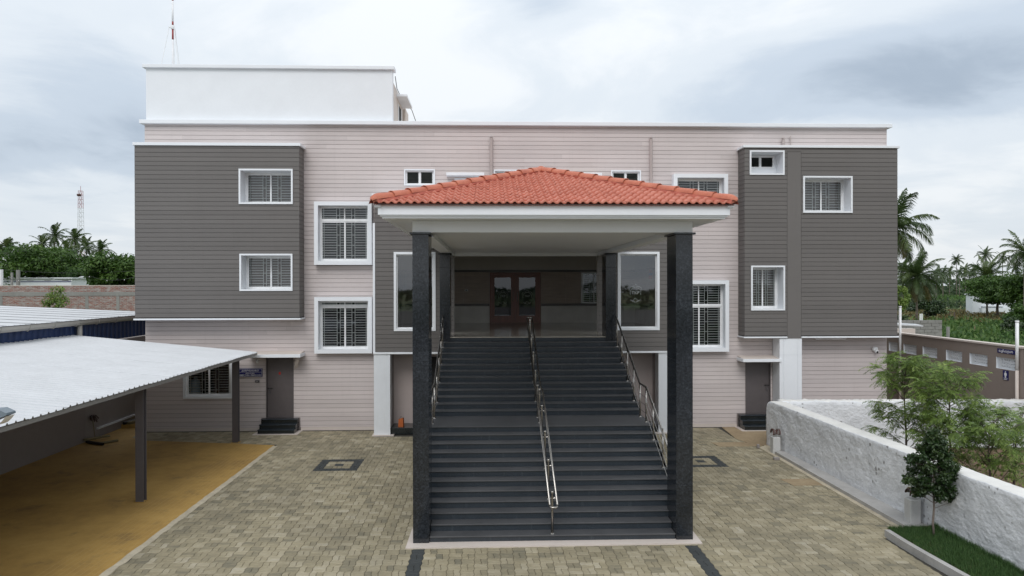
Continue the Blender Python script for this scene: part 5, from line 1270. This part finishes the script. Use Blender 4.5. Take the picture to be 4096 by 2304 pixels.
def palm(label, base, h, L_, seed, nf=22, nl=26, ll=.75, lean=(0, 0), wind=(.25, 0, 0), separate=False, group='coconut palms beyond the building', trunk_r=.13):
    rng = np.random.default_rng(seed); t = thing('coconut_palm', label, 'palm tree', base, group)
    tr_ = MB(); tr_.smooth = True; top = Vector((lean[0], lean[1], h))
    tr_.tube([(0, 0, -.1), (lean[0] * .15, lean[1] * .15, h * .25), (lean[0] * .5, lean[1] * .5, h * .6), tuple(top)], [trunk_r * 1.35, trunk_r, trunk_r * .85, trunk_r * .7], 8); link('trunk', tr_.mesh('trunk', 'bark_palm'), t, loc=(0, 0, 0))
    fr_ = palm_set(rng, nf, L_, nl, ll, wind)
    if separate:
        for (V, F), f in fr_: link('frond', poly_mesh('frond', V, F, 'leaf_palm' if f < .86 else 'leaf_palm_dry', np.repeat(np.clip(rng.random() * .4 + rng.random(len(V)) * .4 + .1 * (1 - f), 0, 1), 1)), t, loc=tuple(top))
    else:
        VV = []; FF = []; tn = []
        for (V, F), f in fr_:
            o = len(VV); VV += V; FF += [tuple(i + o for i in q) for q in F]; tn += list(np.clip(rng.random() * .45 + rng.random(len(V)) * .4, 0, 1))
        link('crown', poly_mesh('crown', VV, FF, 'leaf_palm', tn), t, loc=tuple(top))
    return t
def at(u, v, y):       # a point of the photograph at depth y (used to place far things on the ground)
    a_, b_ = (u - 2048) / 2844, (v - 1152) / 2844
    x_ = (a_ + .033) * y / (1 - a_ * .033); return x_, CAMZ + (-b_ - .0036) * y

# palms on the right ------------------------------------------------------
def P(u, v, y, L_, label, **k):
    x, z = at(u, v, y); return palm(label, (x, y, -.09), z + .09, L_, int(u) + int(v), **k)
P(3572, 915, 42, 3.05, 'tall coconut palm whose fronds show beyond the right edge of the building', nf=26, nl=46, ll=.95, separate=True, wind=(.30, 0, 0))
P(3667, 1108, 84, 4.3, 'low full coconut palm standing behind the grey block wall', nf=34, nl=44, ll=1.15, separate=True, wind=(.05, 0, 0))
P(3612, 1075, 125, 3.6, 'coconut palm peeping out left of the full low palm', nf=20)
P(3826, 1040, 260, 3.2, 'lone slender palm rising highest above the far tree line', nf=20, nl=18, ll=1.1)
P(3948, 1108, 105, 4.2, 'large bushy coconut palm left of the spreading tree', nf=28, nl=34, ll=1.0)
P(3940, 1020, 190, 3.6, 'palm top rising behind the large bushy palm', nf=20)
P(4010, 1030, 215, 3.2, 'thin trunked palm right of the large bushy palm', nf=18)
P(4098, 1010, 88, 4.0, 'coconut palm cut by the right edge of the picture', nf=24, nl=32, ll=1.0)
for k, (u, v, y) in enumerate(((3772, 1092, 230), (3798, 1090, 260), (3838, 1092, 250), (3862, 1085, 240), (3885, 1092, 220), (3745, 1098, 200), (3905, 1075, 300), (4060, 1070, 260))):
    P(u, v, y, 3.4, ('first', 'second', 'third', 'fourth', 'fifth', 'sixth', 'seventh', 'eighth')[k] + ' small palm along the far tree line, ' + ('at its left end', 'left of the lone palm', 'just under the lone palm', 'right of the lone palm', 'beside the large palm', 'behind the low full palm', 'behind the large palm', 'near the right edge')[k], nf=16, nl=16, ll=1.1, group='small far palms on the tree line')
# palms on the left
for k, (u, v, y, L_) in enumerate(((220, 945, 150, 3.6), (300, 955, 150, 3.6), (345, 985, 165, 3.5), (402, 1000, 160, 3.4), (170, 975, 165, 3.4), (30, 990, 120, 2.4), (268, 1000, 140, 2.9), (-8, 1010, 120, 2.4))):
    P(u, v, y, L_, ('tallest windblown palm left of the lattice tower', 'windblown palm just left of the lattice tower', 'palm right behind the lattice tower', 'palm furthest right of the lattice tower', 'dark palm left of the tallest windblown palm', 'small palm top at the far left above the round tree', 'low palm between the two windblown palms', 'palm cut by the left edge of the picture')[k], nf=20, nl=22, ll=.95, wind=(.75, .1, .15), group='windblown palms behind the brick wall')

# broadleaf trees left
def T(name, label, u, v, y, wpx, hpx, n, ln, mat, seed, **k):
    x, z = at(u, v, y); s_ = y / 2844
    return broad_tree(name, label, (x, y, -.09), z, (0, 0, z, wpx * s_, wpx * s_ * .9, hpx * s_), n, ln, mat, seed, **k)
T('rain_tree', 'round dark green tree left of the tower above the brick wall', 140, 1058, 66, 175, 98, 14000, .32, 'leaf_rain', 5, nclump=60, trunk_r=.3)
T('rain_tree', 'bushy green tree right of the tower beside the building', 462, 1085, 60, 128, 100, 13000, .29, 'leaf_rain', 6, nclump=55, trunk_r=.25)
T('dense_tree', 'low dark tree between the round tree and the tower', 290, 1065, 120, 95, 80, 5000, .55, 'leaf_dark', 7, nclump=30)
# trees right
T('spreading_tree', 'spreading feathery tree in front of the white house', 3992, 1160, 100, 128, 72, 13000, .36, 'leaf_rain', 8, nclump=60, trunk_r=.22, squash=.6)
T('edge_tree', 'tall green tree cut by the right edge of the picture', 4112, 1160, 92, 105, 105, 11000, .38, 'leaf_rain', 9, nclump=48)
T('edge_tree', 'dark bush at the right edge behind the white pipe', 4066, 1320, 62, 75, 55, 5000, .22, 'leaf_dark', 10, nclump=24, trunk_r=.08)
T('edge_tree', 'green shrub below the spreading tree at the right edge', 4090, 1260, 75, 70, 50, 4000, .25, 'leaf_rain', 16, nclump=22, trunk_r=.08)
T('bush', 'light green bush squeezed against the building right edge', 3602, 1200, 66, 36, 70, 3000, .22, 'leaf_neem', 11, nclump=18, trunk_r=.06)
T('bush', 'dark bush under the full low palm', 3715, 1225, 98, 78, 52, 5000, .32, 'leaf_dark', 12, nclump=24, trunk_r=.1)
T('bush', 'small dark bush behind the grey block wall', 3615, 1275, 60, 40, 26, 2000, .18, 'leaf_dark', 13, nclump=14, trunk_r=.05)
# tree line and field plants: nobody could count these
rng = np.random.default_rng(31); n = 26000
xs = rng.uniform(-420, 470, n); ysd = rng.uniform(300, 380, n); hh = np.array([6.5 + 3.5 * mnoise.noise(Vector((x * .035, 0, 0))) + 2.5 * mnoise.noise(Vector((x * .13, 4, 0))) for x in xs])
zz = hh * (1 - rng.random(n) ** 2.2); C = np.stack([xs, ysd, zz], 1); Nn = unit(rng.normal(size=(n, 3)) + [0, -.5, .6]); Dr = unit(np.cross(Nn, rng.normal(size=(n, 3)))); l = rng.uniform(.9, 2.2, n)
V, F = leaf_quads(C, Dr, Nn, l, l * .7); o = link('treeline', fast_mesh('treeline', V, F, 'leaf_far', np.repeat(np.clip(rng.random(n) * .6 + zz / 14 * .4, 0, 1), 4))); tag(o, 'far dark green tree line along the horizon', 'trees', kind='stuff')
def field_plants(name, label, x0, x1, y0, y1, n, ln, mat, seed, hmax):
    rng = np.random.default_rng(seed); x = rng.uniform(x0, x1, n); y = rng.uniform(y0, y1, n); nz = np.array([mnoise.noise(Vector((a * .4, b * .25, seed))) for a, b in zip(x, y)])
    keep = nz > -.25; x, y, nz = x[keep], y[keep], nz[keep]; n = len(x); z = rng.random(n) * hmax * (.55 + nz); C = np.stack([x, y, z], 1)
    Nn = unit(rng.normal(size=(n, 3)) + [0, -.3, .5]); Dr = unit(rng.normal(size=(n, 3)) * .6 + [0, 0, .8]); l = ln * rng.uniform(.5, 1.3, n); V, F = leaf_quads(C, Dr, Nn, l, l * .4)
    o = link(name, fast_mesh(name, V, F, mat, np.repeat(rng.random(n), 4))); tag(o, label, 'plants', kind='stuff')
field_plants('field_plants', 'knee high green weeds in the field beyond the toilet block', 26, 62, 48, 82, 16000, .45, 'leaf_field', 41, 1.1)
field_plants('field_plants', 'dry and green scrub around the white house', 55, 95, 84, 125, 6000, .5, 'leaf_palm_dry', 42, .5)
field_plants('field_plants', 'bright green crop strip before the far tree line', 110, 200, 175, 260, 9000, 1.0, 'leaf_field', 43, 1.2)
field_plants('hedge_plants', 'dark scrub hedge at the foot of the far tree line', 90, 230, 262, 300, 7000, 1.6, 'leaf_far', 44, 4.5)
field_plants('hedge_plants', 'scrub growing along the edge of the far field', 60, 110, 130, 165, 5000, .8, 'leaf_far', 45, 2.0)

# ------------------------------------------------------------------ neem saplings behind the wall
def neem(label, base, h, wid, seed, nb=26, lean=0.0):
    rd = random.Random(seed); rng = np.random.default_rng(seed); t = thing('neem_sapling', label, 'tree', base, 'neem saplings behind the stone wall')
    tr_ = MB(); tr_.smooth = True; top = Vector((lean, 0, h * .93)); stem = [Vector((0, 0, -.05)), Vector((lean * .3 + .03, .02, h * .35)), Vector((lean * .6 - .03, 0, h * .65)), top]
    tr_.tube([tuple(p) for p in stem], [.030, .024, .016, .006], 7)
    def on(f):
        f *= 3; i = min(2, int(f)); return stem[i].lerp(stem[i + 1], f - i)
    Vs = []; Fs = []; tn = []; o = 0
    def compound(p, d, L_):
        nonlocal o
        d = d.normalized(); tv = rd.random(); pts = [p]; dd_ = d.copy()
        for k in range(5): dd_ = (dd_ + Vector((0, 0, -.16))).normalized(); pts.append(pts[-1] + dd_ * L_ / 5)
        npair = 7
        for k in range(npair):
            f = (.18 + .82 * k / (npair - 1)) * 5; i = min(4, int(f)); q_ = pts[i].lerp(pts[i + 1], f - i); tdir = (pts[i + 1] - pts[i]).normalized(); sv = tdir.cross(Vector((0, 0, 1)))
            sv = sv.normalized() if sv.length > .01 else Vector((1, 0, 0))
            for s2 in (-1, 1):
                l = .105 * rd.uniform(.8, 1.25); ld = (sv * s2 * .8 + tdir * .5 + Vector((0, 0, -.35 + rd.uniform(-.2, .2)))).normalized(); wv2 = tdir * .0125; m2 = q_ + ld * l * .45
                Vs.extend([q_, m2 - wv2, q_ + ld * l, m2 + wv2]); Fs.append((o, o + 1, o + 2, o + 3)); o += 4
                tn.extend([min(1, max(0, tv * .6 + rd.random() * .35))] * 4)
    for k in range(nb):
        f = .22 + .78 * (k + rd.random()) / nb; p = on(min(1, f)); a = k * 2.4 + rd.uniform(-.4, .4); reach = wid * .5 * (1.15 - .75 * f + .25 * rd.random()) * (1.0 if f > .4 else .8)
        e_ = p + Vector((math.cos(a) * reach, math.sin(a) * reach, reach * rd.uniform(.5, 1.35) * (1.1 - .5 * f))); mid_ = p.lerp(e_, .5) + Vector((0, 0, .06))
        tr_.tube([tuple(p), tuple(mid_), tuple(e_)], [.009, .007, .003], 5)
        for c_ in range(30):
            g_ = .3 + .7 * rd.random(); b0 = p.lerp(mid_, g_ * 2) if g_ < .5 else mid_.lerp(e_, g_ * 2 - 1); an_ = rd.uniform(0, 6.28)
            compound(b0, Vector((math.cos(an_), math.sin(an_), rd.uniform(-.7, .9))) + (e_ - p).normalized() * .5, rd.uniform(.20, .36))
    link('trunk', tr_.mesh('trunk', 'bark'), t, loc=(0, 0, 0)); me = bpy.data.meshes.new('crown'); me.from_pydata([tuple(v) for v in Vs], [], Fs); me.materials.append(MATS['leaf_neem']); tone(me, tn); link('crown', me, t, loc=(0, 0, 0)); return t
neem('tallest neem sapling, nearest the building corner', (9.86, 16.5, -.03), 3.05, 1.75, 1, 24)
neem('middle neem sapling rising behind the dark ornamental tree', (9.95, 15.0, -.03), 2.75, 1.75, 2, 26)
neem('low thin neem sapling at the right edge behind the wall', (10.1, 14.0, -.03), 1.95, 1.8, 3, 14)
neem('arching neem sapling cut by the right edge of the picture', (11.0, 14.6, -.03), 2.1, 1.7, 4, 10, lean=.2)
field_plants('weeds', 'low weeds on the soil between the stone walls', 8.9, 14.5, 12.5, 19.4, 1500, .10, 'leaf_neem', 51, .12)

# dark ornamental tree on the lawn
tt = thing('ornamental_tree', 'small dark leaved ornamental tree on the lawn by the wall', 'tree', (8.0, 12.53, .11)); rd = random.Random(8); rng = np.random.default_rng(8)
q = MB(); q.smooth = True; q.tube([(0.01, 0, -.02), (-.012, 0, .25), (.01, 0, .5), (.0, 0, .75), (.0, 0, 1.5)], [.021, .018, .016, .015, .005], 8)
cl = []
for k in range(40):
    z = .72 + 1.12 * (k + rd.random()) / 40; f = (z - .72) / 1.12; rad = .44 * math.sin(math.pi * min(1, .24 + f * .78)) ** .9; a = k * 2.4; r_ = rad * rd.uniform(.35, .95)
    c_ = (math.cos(a) * r_, math.sin(a) * r_, z); cl.append((c_, (.13, .13, .11))); q.tube([(0, 0, z - .15), tuple(Vector((0, 0, z - .15)).lerp(Vector(c_), .6)), c_], [.007, .005, .002], 4)
cl += [((-.52, -.1, 1.02), (.12, .10, .07)), ((-.40, -.05, 1.0), (.10, .1, .07)), ((.36, 0, .72), (.09, .09, .10)), ((.38, .02, .62), (.06, .06, .07)), ((-.42, 0, 1.35), (.08, .08, .07)), ((.33, -.1, 1.28), (.10, .1, .09)), ((0, 0, 1.86), (.10, .10, .10))]
for c_, r_ in cl[-7:]: q.tube([(0, 0, c_[2] - .12), c_], [.007, .003], 4)
link('trunk', q.mesh('trunk', 'bark_pale'), tt, loc=(0, 0, 0))
V, F, tn = clump_leaves(rng, cl, 9500, .070, .50, shell=.45, droop=.35, flat_=.35); link('crown', fast_mesh('crown', V, F, 'leaf_dark', tn), tt, loc=(0, 0, 0))

# ------------------------------------------------------------------ things beyond the yard, left
m = MT('old_brick'); bt = m.n.new('ShaderNodeTexBrick'); bt.inputs['Scale'].default_value = 1.0; bt.inputs['Brick Width'].default_value = .24; bt.inputs['Row Height'].default_value = .085; bt.inputs['Mortar Size'].default_value = .018; bt.inputs['Mortar Smooth'].default_value = .2
sw_ = m.n.new('ShaderNodeSeparateXYZ'); m.l.new(m.geo.outputs['Position'], sw_.inputs[0]); cb = m.n.new('ShaderNodeCombineXYZ'); m.l.new(sw_.outputs[0], cb.inputs[0]); m.l.new(sw_.outputs[2], cb.inputs[1]); m.l.new(cb.outputs[0], bt.inputs['Vector'])
bt.inputs['Color1'].default_value = (.30, .080, .045, 1); bt.inputs['Color2'].default_value = (.19, .060, .040, 1); bt.inputs['Mortar'].default_value = (.26, .245, .235, 1)
cov = m.ramp(m.noise(1, 6, .75, m.pos((2.2, 1, 9))), [(.46, 0.0), (.58, .9)]); cov2 = m.ramp(m.noise(6, 4, .7), [(.58, 0.0), (.74, .55)])
m.color(m.mix(cov2, m.mix(cov, bt.outputs['Color'], (.36, .335, .32)), (.22, .20, .19))).rough(.9)
paint('old_concrete', (.26, .255, .245), .9, .2, .8, .4)
bw = thing('brick_wall', 'long weathered brick wall with a grey concrete band behind the shed', 'wall', (-30, 50, 0))
q = MB(); q.box(-48, -8, 50, 50.25, -.1, 3.97); q.box(-48, -8, 50, 50.25, 4.235, 4.66); q.build('brickwork', 'old_brick', bw)
q = MB(); q.box(-48, -8, 49.97, 50.27, 3.97, 4.234); q.build('concrete_band', 'old_concrete', bw)
for x in (-29.6, -27.7, -25.6, -24.1, -33.5):
    q = MB(); q.box(x - .11, x + .11, 49.985, 50.26, -.1, 3.965); q.build('pier', 'old_concrete', bw)
q = MB(); q.box(-48, -8, 49.99, 50.26, 4.661, 4.70); q.build('coping', 'cream', bw)
hs = thing('white_house', 'long low white building with a blue line behind the brick wall', 'building', (-42, 64, 0))
x0, z0 = at(5, 1112, 64); x1, _ = at(285, 1112, 64)
q = MB(); q.box(x0, x1, 64, 70, -.1, z0); q.build('wall', 'white', hs)
q = MB(); q.box(x0 - .2, x1 + .2, 63.8, 70.2, z0, z0 + .10); q.build('roof_slab', 'white', hs)
zl = at(5, 1124, 64)[1]; q = MB(); q.box(x0, x1, 63.97, 63.998, zl - .03, zl + .03); q.build('painted_line', 'sign_blue', hs)
for k in range(4):
    xx_ = x0 + (x1 - x0) * (.12 + .25 * k); q = MB(); q.box(xx_, xx_ + .55, 63.95, 63.99, zl + .10, z0 - .15); q.build('window', 'hose_grey', hs)
h2_ = thing('tin_roofed_house', 'grey gable roof behind the brick wall below the tower', 'building', (-36, 75, 0))
xa, za = at(282, 1103, 75); xb, zb_ = at(400, 1128, 75)
q = MB(); q.box(xa, xb, 75, 82, -.1, zb_); q.build('wall', 'white', h2_)
q = MB(); xm = xa + (xb - xa) * .42; q.add([(xa - .3, 74.6, zb_), (xm, 74.6, za), (xb + .3, 74.6, zb_), (xa - .3, 82.4, zb_), (xm, 82.4, za), (xb + .3, 82.4, zb_)], [(0, 1, 4, 3), (1, 2, 5, 4), (0, 2, 1), (3, 4, 5)]); q.build('roof', 'sheet_white', h2_)
# lattice tower
tw = thing('lattice_tower', 'tall thin red and white lattice radio tower behind the palms', 'tower', (*at(324, 1142, 200)[:1], 200, 0)); tx = at(324, 1142, 200)[0]; ztop = at(324, 768, 200)[1]
nseg = 26; zs = [ztop * k / nseg for k in range(nseg + 1)]
def twd(z): return .85 - .42 * min(1, z / ztop * 1.05)
for k in range(nseg):
    mt = 'mast_red' if k in (0, 1, 2, 8, 9, 10, 11, 22, 23, 24, 25) else 'tower_white'
    q = MB(); a, b_ = zs[k], zs[k + 1]; wa_, wb_ = twd(a), twd(b_)
    cs = [(-1, -1), (1, -1), (1, 1), (-1, 1)]
    for i, (sx_, sy_) in enumerate(cs):
        q.tube([(tx + sx_ * wa_, 200 + sy_ * wa_, a), (tx + sx_ * wb_, 200 + sy_ * wb_, b_)], .05, 4)
        s2 = cs[(i + 1) % 4]; q.tube([(tx + sx_ * wa_, 200 + sy_ * wa_, a), (tx + s2[0] * wb_, 200 + s2[1] * wb_, b_)], .026, 4); q.tube([(tx + sx_ * wb_, 200 + sy_ * wb_, b_), (tx + s2[0] * wb_, 200 + s2[1] * wb_, b_)], .026, 4)
    q.build('lattice_section', mt, tw)
q = MB(); q.smooth = True; q.lathe((tx, 199.2, ztop - 1.2), [(.1, -.4), (.5, -.3), (.55, .2), (.1, .3)], 12); q.build('dish', 'hose_red', tw)
q = MB(); q.tube([(tx, 200, ztop), (tx, 200, ztop + 1.3)], .05, 5); q.build('aerial', 'mast_red', tw)
# poles, wires
def pole(u, v0, y, r, mat, label, lean=0, name='pole'):
    x, z = at(u, v0, y); q = MB(); q.tube([(x, y, -.1), (x + lean, y, z)], r, 8); return tag(q.build(name, mat), label, 'pole')
pole(73, 1078, 56, .14, 'old_concrete', 'grey concrete pole in front of the white building'); pole(3, 1076, 52.5, .16, 'upvc', 'white pipe post at the far left edge behind the brick wall'); pole(48, 1088, 57, .09, 'old_concrete', 'short grey post left of the concrete pole')
pole(443, 1142, 51, .05, 'old_concrete', 'thin leaning stick above the brick wall near the building', lean=-.4)
wr = thing('string_of_lights', 'sagging wire with small white bulbs above the brick wall', 'wire', (-30, 53, 0)); q = MB()
xa, za = at(-20, 1100, 53); xb, zb_ = at(545, 1104, 53); pts = []
for k in range(25): f = k / 24; pts.append((xa + (xb - xa) * f, 53, za + (zb_ - za) * f - .30 * math.sin(math.pi * ((f * 3) % 1))))
q.tube(pts, .012, 4); q.build('wire', 'black_metal', wr)
for p_ in pts[1::3]: k = MB(); k.lathe((p_[0], p_[1], p_[2] - .05), [(.01, -.03), (.035, 0), (.01, .04)], 6); k.build('bulb', 'sign_white', wr)
wr = thing('overhead_wire', 'dark wire running above the string of bulbs', 'wire', (-30, 58, 0)); q = MB(); xa, za = at(-20, 1074, 58); xb, zb_ = at(545, 1082, 58); q.tube([(xa + (xb - xa) * f, 58, za + (zb_ - za) * f - .25 * math.sin(math.pi * f)) for f in [i / 12 for i in range(13)]], .014, 4); q.build('wire', 'black_metal', wr)
x, z = at(232, 1188, 47)
broad_tree('sapling', 'thin yellow green sapling in front of the brick wall', (x, 47, -.09), 4.6, (0, 0, z, 1.0, .6, .9), 1500, .14, 'leaf_neem', 19, trunk_r=.04, nclump=20)

# ------------------------------------------------------------------ beyond the yard, right
blk = thing('block_wall', 'unfinished grey concrete block enclosure beyond the toilet block', 'wall', (24, 38, 0)); rb = random.Random(4)
_bk = {}
def block(x, y, z, l, along):
    key = (along,)
    if key not in _bk:
        _bk[key] = (MB().bbox(0, .39, 0, .18, 0, .165, .012) if along == 'x' else MB().bbox(0, .18, 0, .39, 0, .165, .012)).mesh('block', 'old_concrete')
    o = link('block', _bk[key], blk, loc=(x - 24 + rb.uniform(-.006, .006), y - 38 + rb.uniform(-.008, .008), z))
for c_ in range(16):
    zb_ = -.09 + c_ * .175; off = .2 if c_ % 2 else 0
    if zb_ < 1.4: continue
    for k in range(6): block(22.15 + k * .40 + off, 38, zb_, 0, 'x') if zb_ < 2.85 - (0 if k > 1 else .18) else None
    if zb_ < 2.75:
        for k in range(9): block(19.2 + k * .40 + off, 41.5, zb_, 0, 'x')
q = MB(); q.box(22.2, 24.75, 38.03, 38.15, -.09, 2.70); q.box(19.3, 22.9, 41.53, 41.65, -.09, 2.6); q.build('mortar_core', 'old_concrete', blk)
x, z = at(3900, 1262, 112); xr, zt = at(4062, 1183, 112)
wh = thing('white_shed', 'plain white house behind the spreading tree', 'building', ((x + xr) / 2, 112, 0))
q = MB(); q.box(x - .4, xr, 112, 113.6, -.1, zt); q.build('wall', 'white', wh)
q = MB(); q.box(x - .6, xr + .2, 111.9, 113.7, zt, zt + .2); q.build('roof_slab', 'white', wh)
q = MB(); q.box(x + 1.0, x + 4.6, 111.6, 111.98, 1.1, 1.25); q.build('ledge', 'white', wh)
q = MB(); q.box(x + .8, x + 5.2, 111.5, 111.97, .1, .9); q.build('plinth', 'white', wh)
for u, v0, y, r, mt, lab in ((3899, 1310, 62, .05, 'hose_olive', 'short pale wooden stake in the weeds'), (3792, 1314, 44, .10, 'old_concrete', 'short grey post beside the block enclosure'), (3818, 1254, 92, .09, 'bark', 'dark fence post in front of the dry field'), (3800, 1254, 96, .07, 'bark', 'thin fence post left of the dark fence post'),):
    pole(u, v0, y, r, mt, lab, name='post')
pole(3681, 1261, 44, .05, 'upvc', 'left one of two white pipe stubs behind the block enclosure', name='pipe_stub'); pole(3688, 1260, 44, .05, 'upvc', 'right one of two white pipe stubs behind the block enclosure', name='pipe_stub')

# ------------------------------------------------------------------ yard lamp at the left edge
lp = thing('yard_lamp', 'grey floodlight head reaching in from the left edge of the picture', 'lamp', (-6.75, 9.2, 0))
q = MB(); q.smooth = True; q.tube([(-6.75, 9.2, 0), (-6.75, 9.2, 2.9), (-6.72, 9.2, 3.0), (-6.6, 9.2, 3.05)], .035, 10); q.build('pole', 'steel_grey', lp)
hx, hz = at(2, 1648, 9.2)
q = MB(); pr_ = [(-.16, .02), (-.10, .085), (.03, .095), (.135, .045), (.14, .02), (-.13, -.10)]
q.prism([(hx + a * 1.0 - .02, hz + b_ + .0) for a, b_ in pr_], 'y', 9.12, 9.30); q.build('housing', 'lamp_grey', lp)
q = MB(); q.smooth = True; q.add([(hx + .108 - .26 * f, 9.12 + .18 * g_, hz + .012 - .115 * f - .07 * math.sin(math.pi * min(1, f * 1.1 + .05))) for f in [i / 6 for i in range(7)] for g_ in (0, 1)], [(2 * i, 2 * i + 1, 2 * i + 3, 2 * i + 2) for i in range(6)]); q.build('lens', 'upvc', lp)

# the yard goes on behind the camera; the windows mirror it
g = MB(); g.box(-30, 30, -24, 2.0, -.085, -.006); struct('yard', g, 'old_concrete')
q = MB(); q.box(-30, 30, -24.3, -24.0, -.09, 2.2); tag(q.build('yard_wall', 'wall_grey'), 'grey boundary wall of the yard behind the viewer', 'wall')
rng = np.random.default_rng(77); n = 9000; xs = rng.uniform(-130, 130, n); hh = np.array([4.0 + 2.5 * mnoise.noise(Vector((x * .12, 9, 0))) for x in xs]); zz = hh * (1 - rng.random(n) ** 2)
C = np.stack([xs, rng.uniform(-92, -76, n), zz], 1); Nn = unit(rng.normal(size=(n, 3)) + [0, .5, .6]); Dr = unit(np.cross(Nn, rng.normal(size=(n, 3)))); l = rng.uniform(.5, 1.3, n); V, F = leaf_quads(C, Dr, Nn, l, l * .7)
o = link('treeline', fast_mesh('treeline', V, F, 'leaf_far', np.repeat(rng.random(n), 4))); tag(o, 'trees behind the yard wall mirrored in the windows', 'trees', kind='stuff')
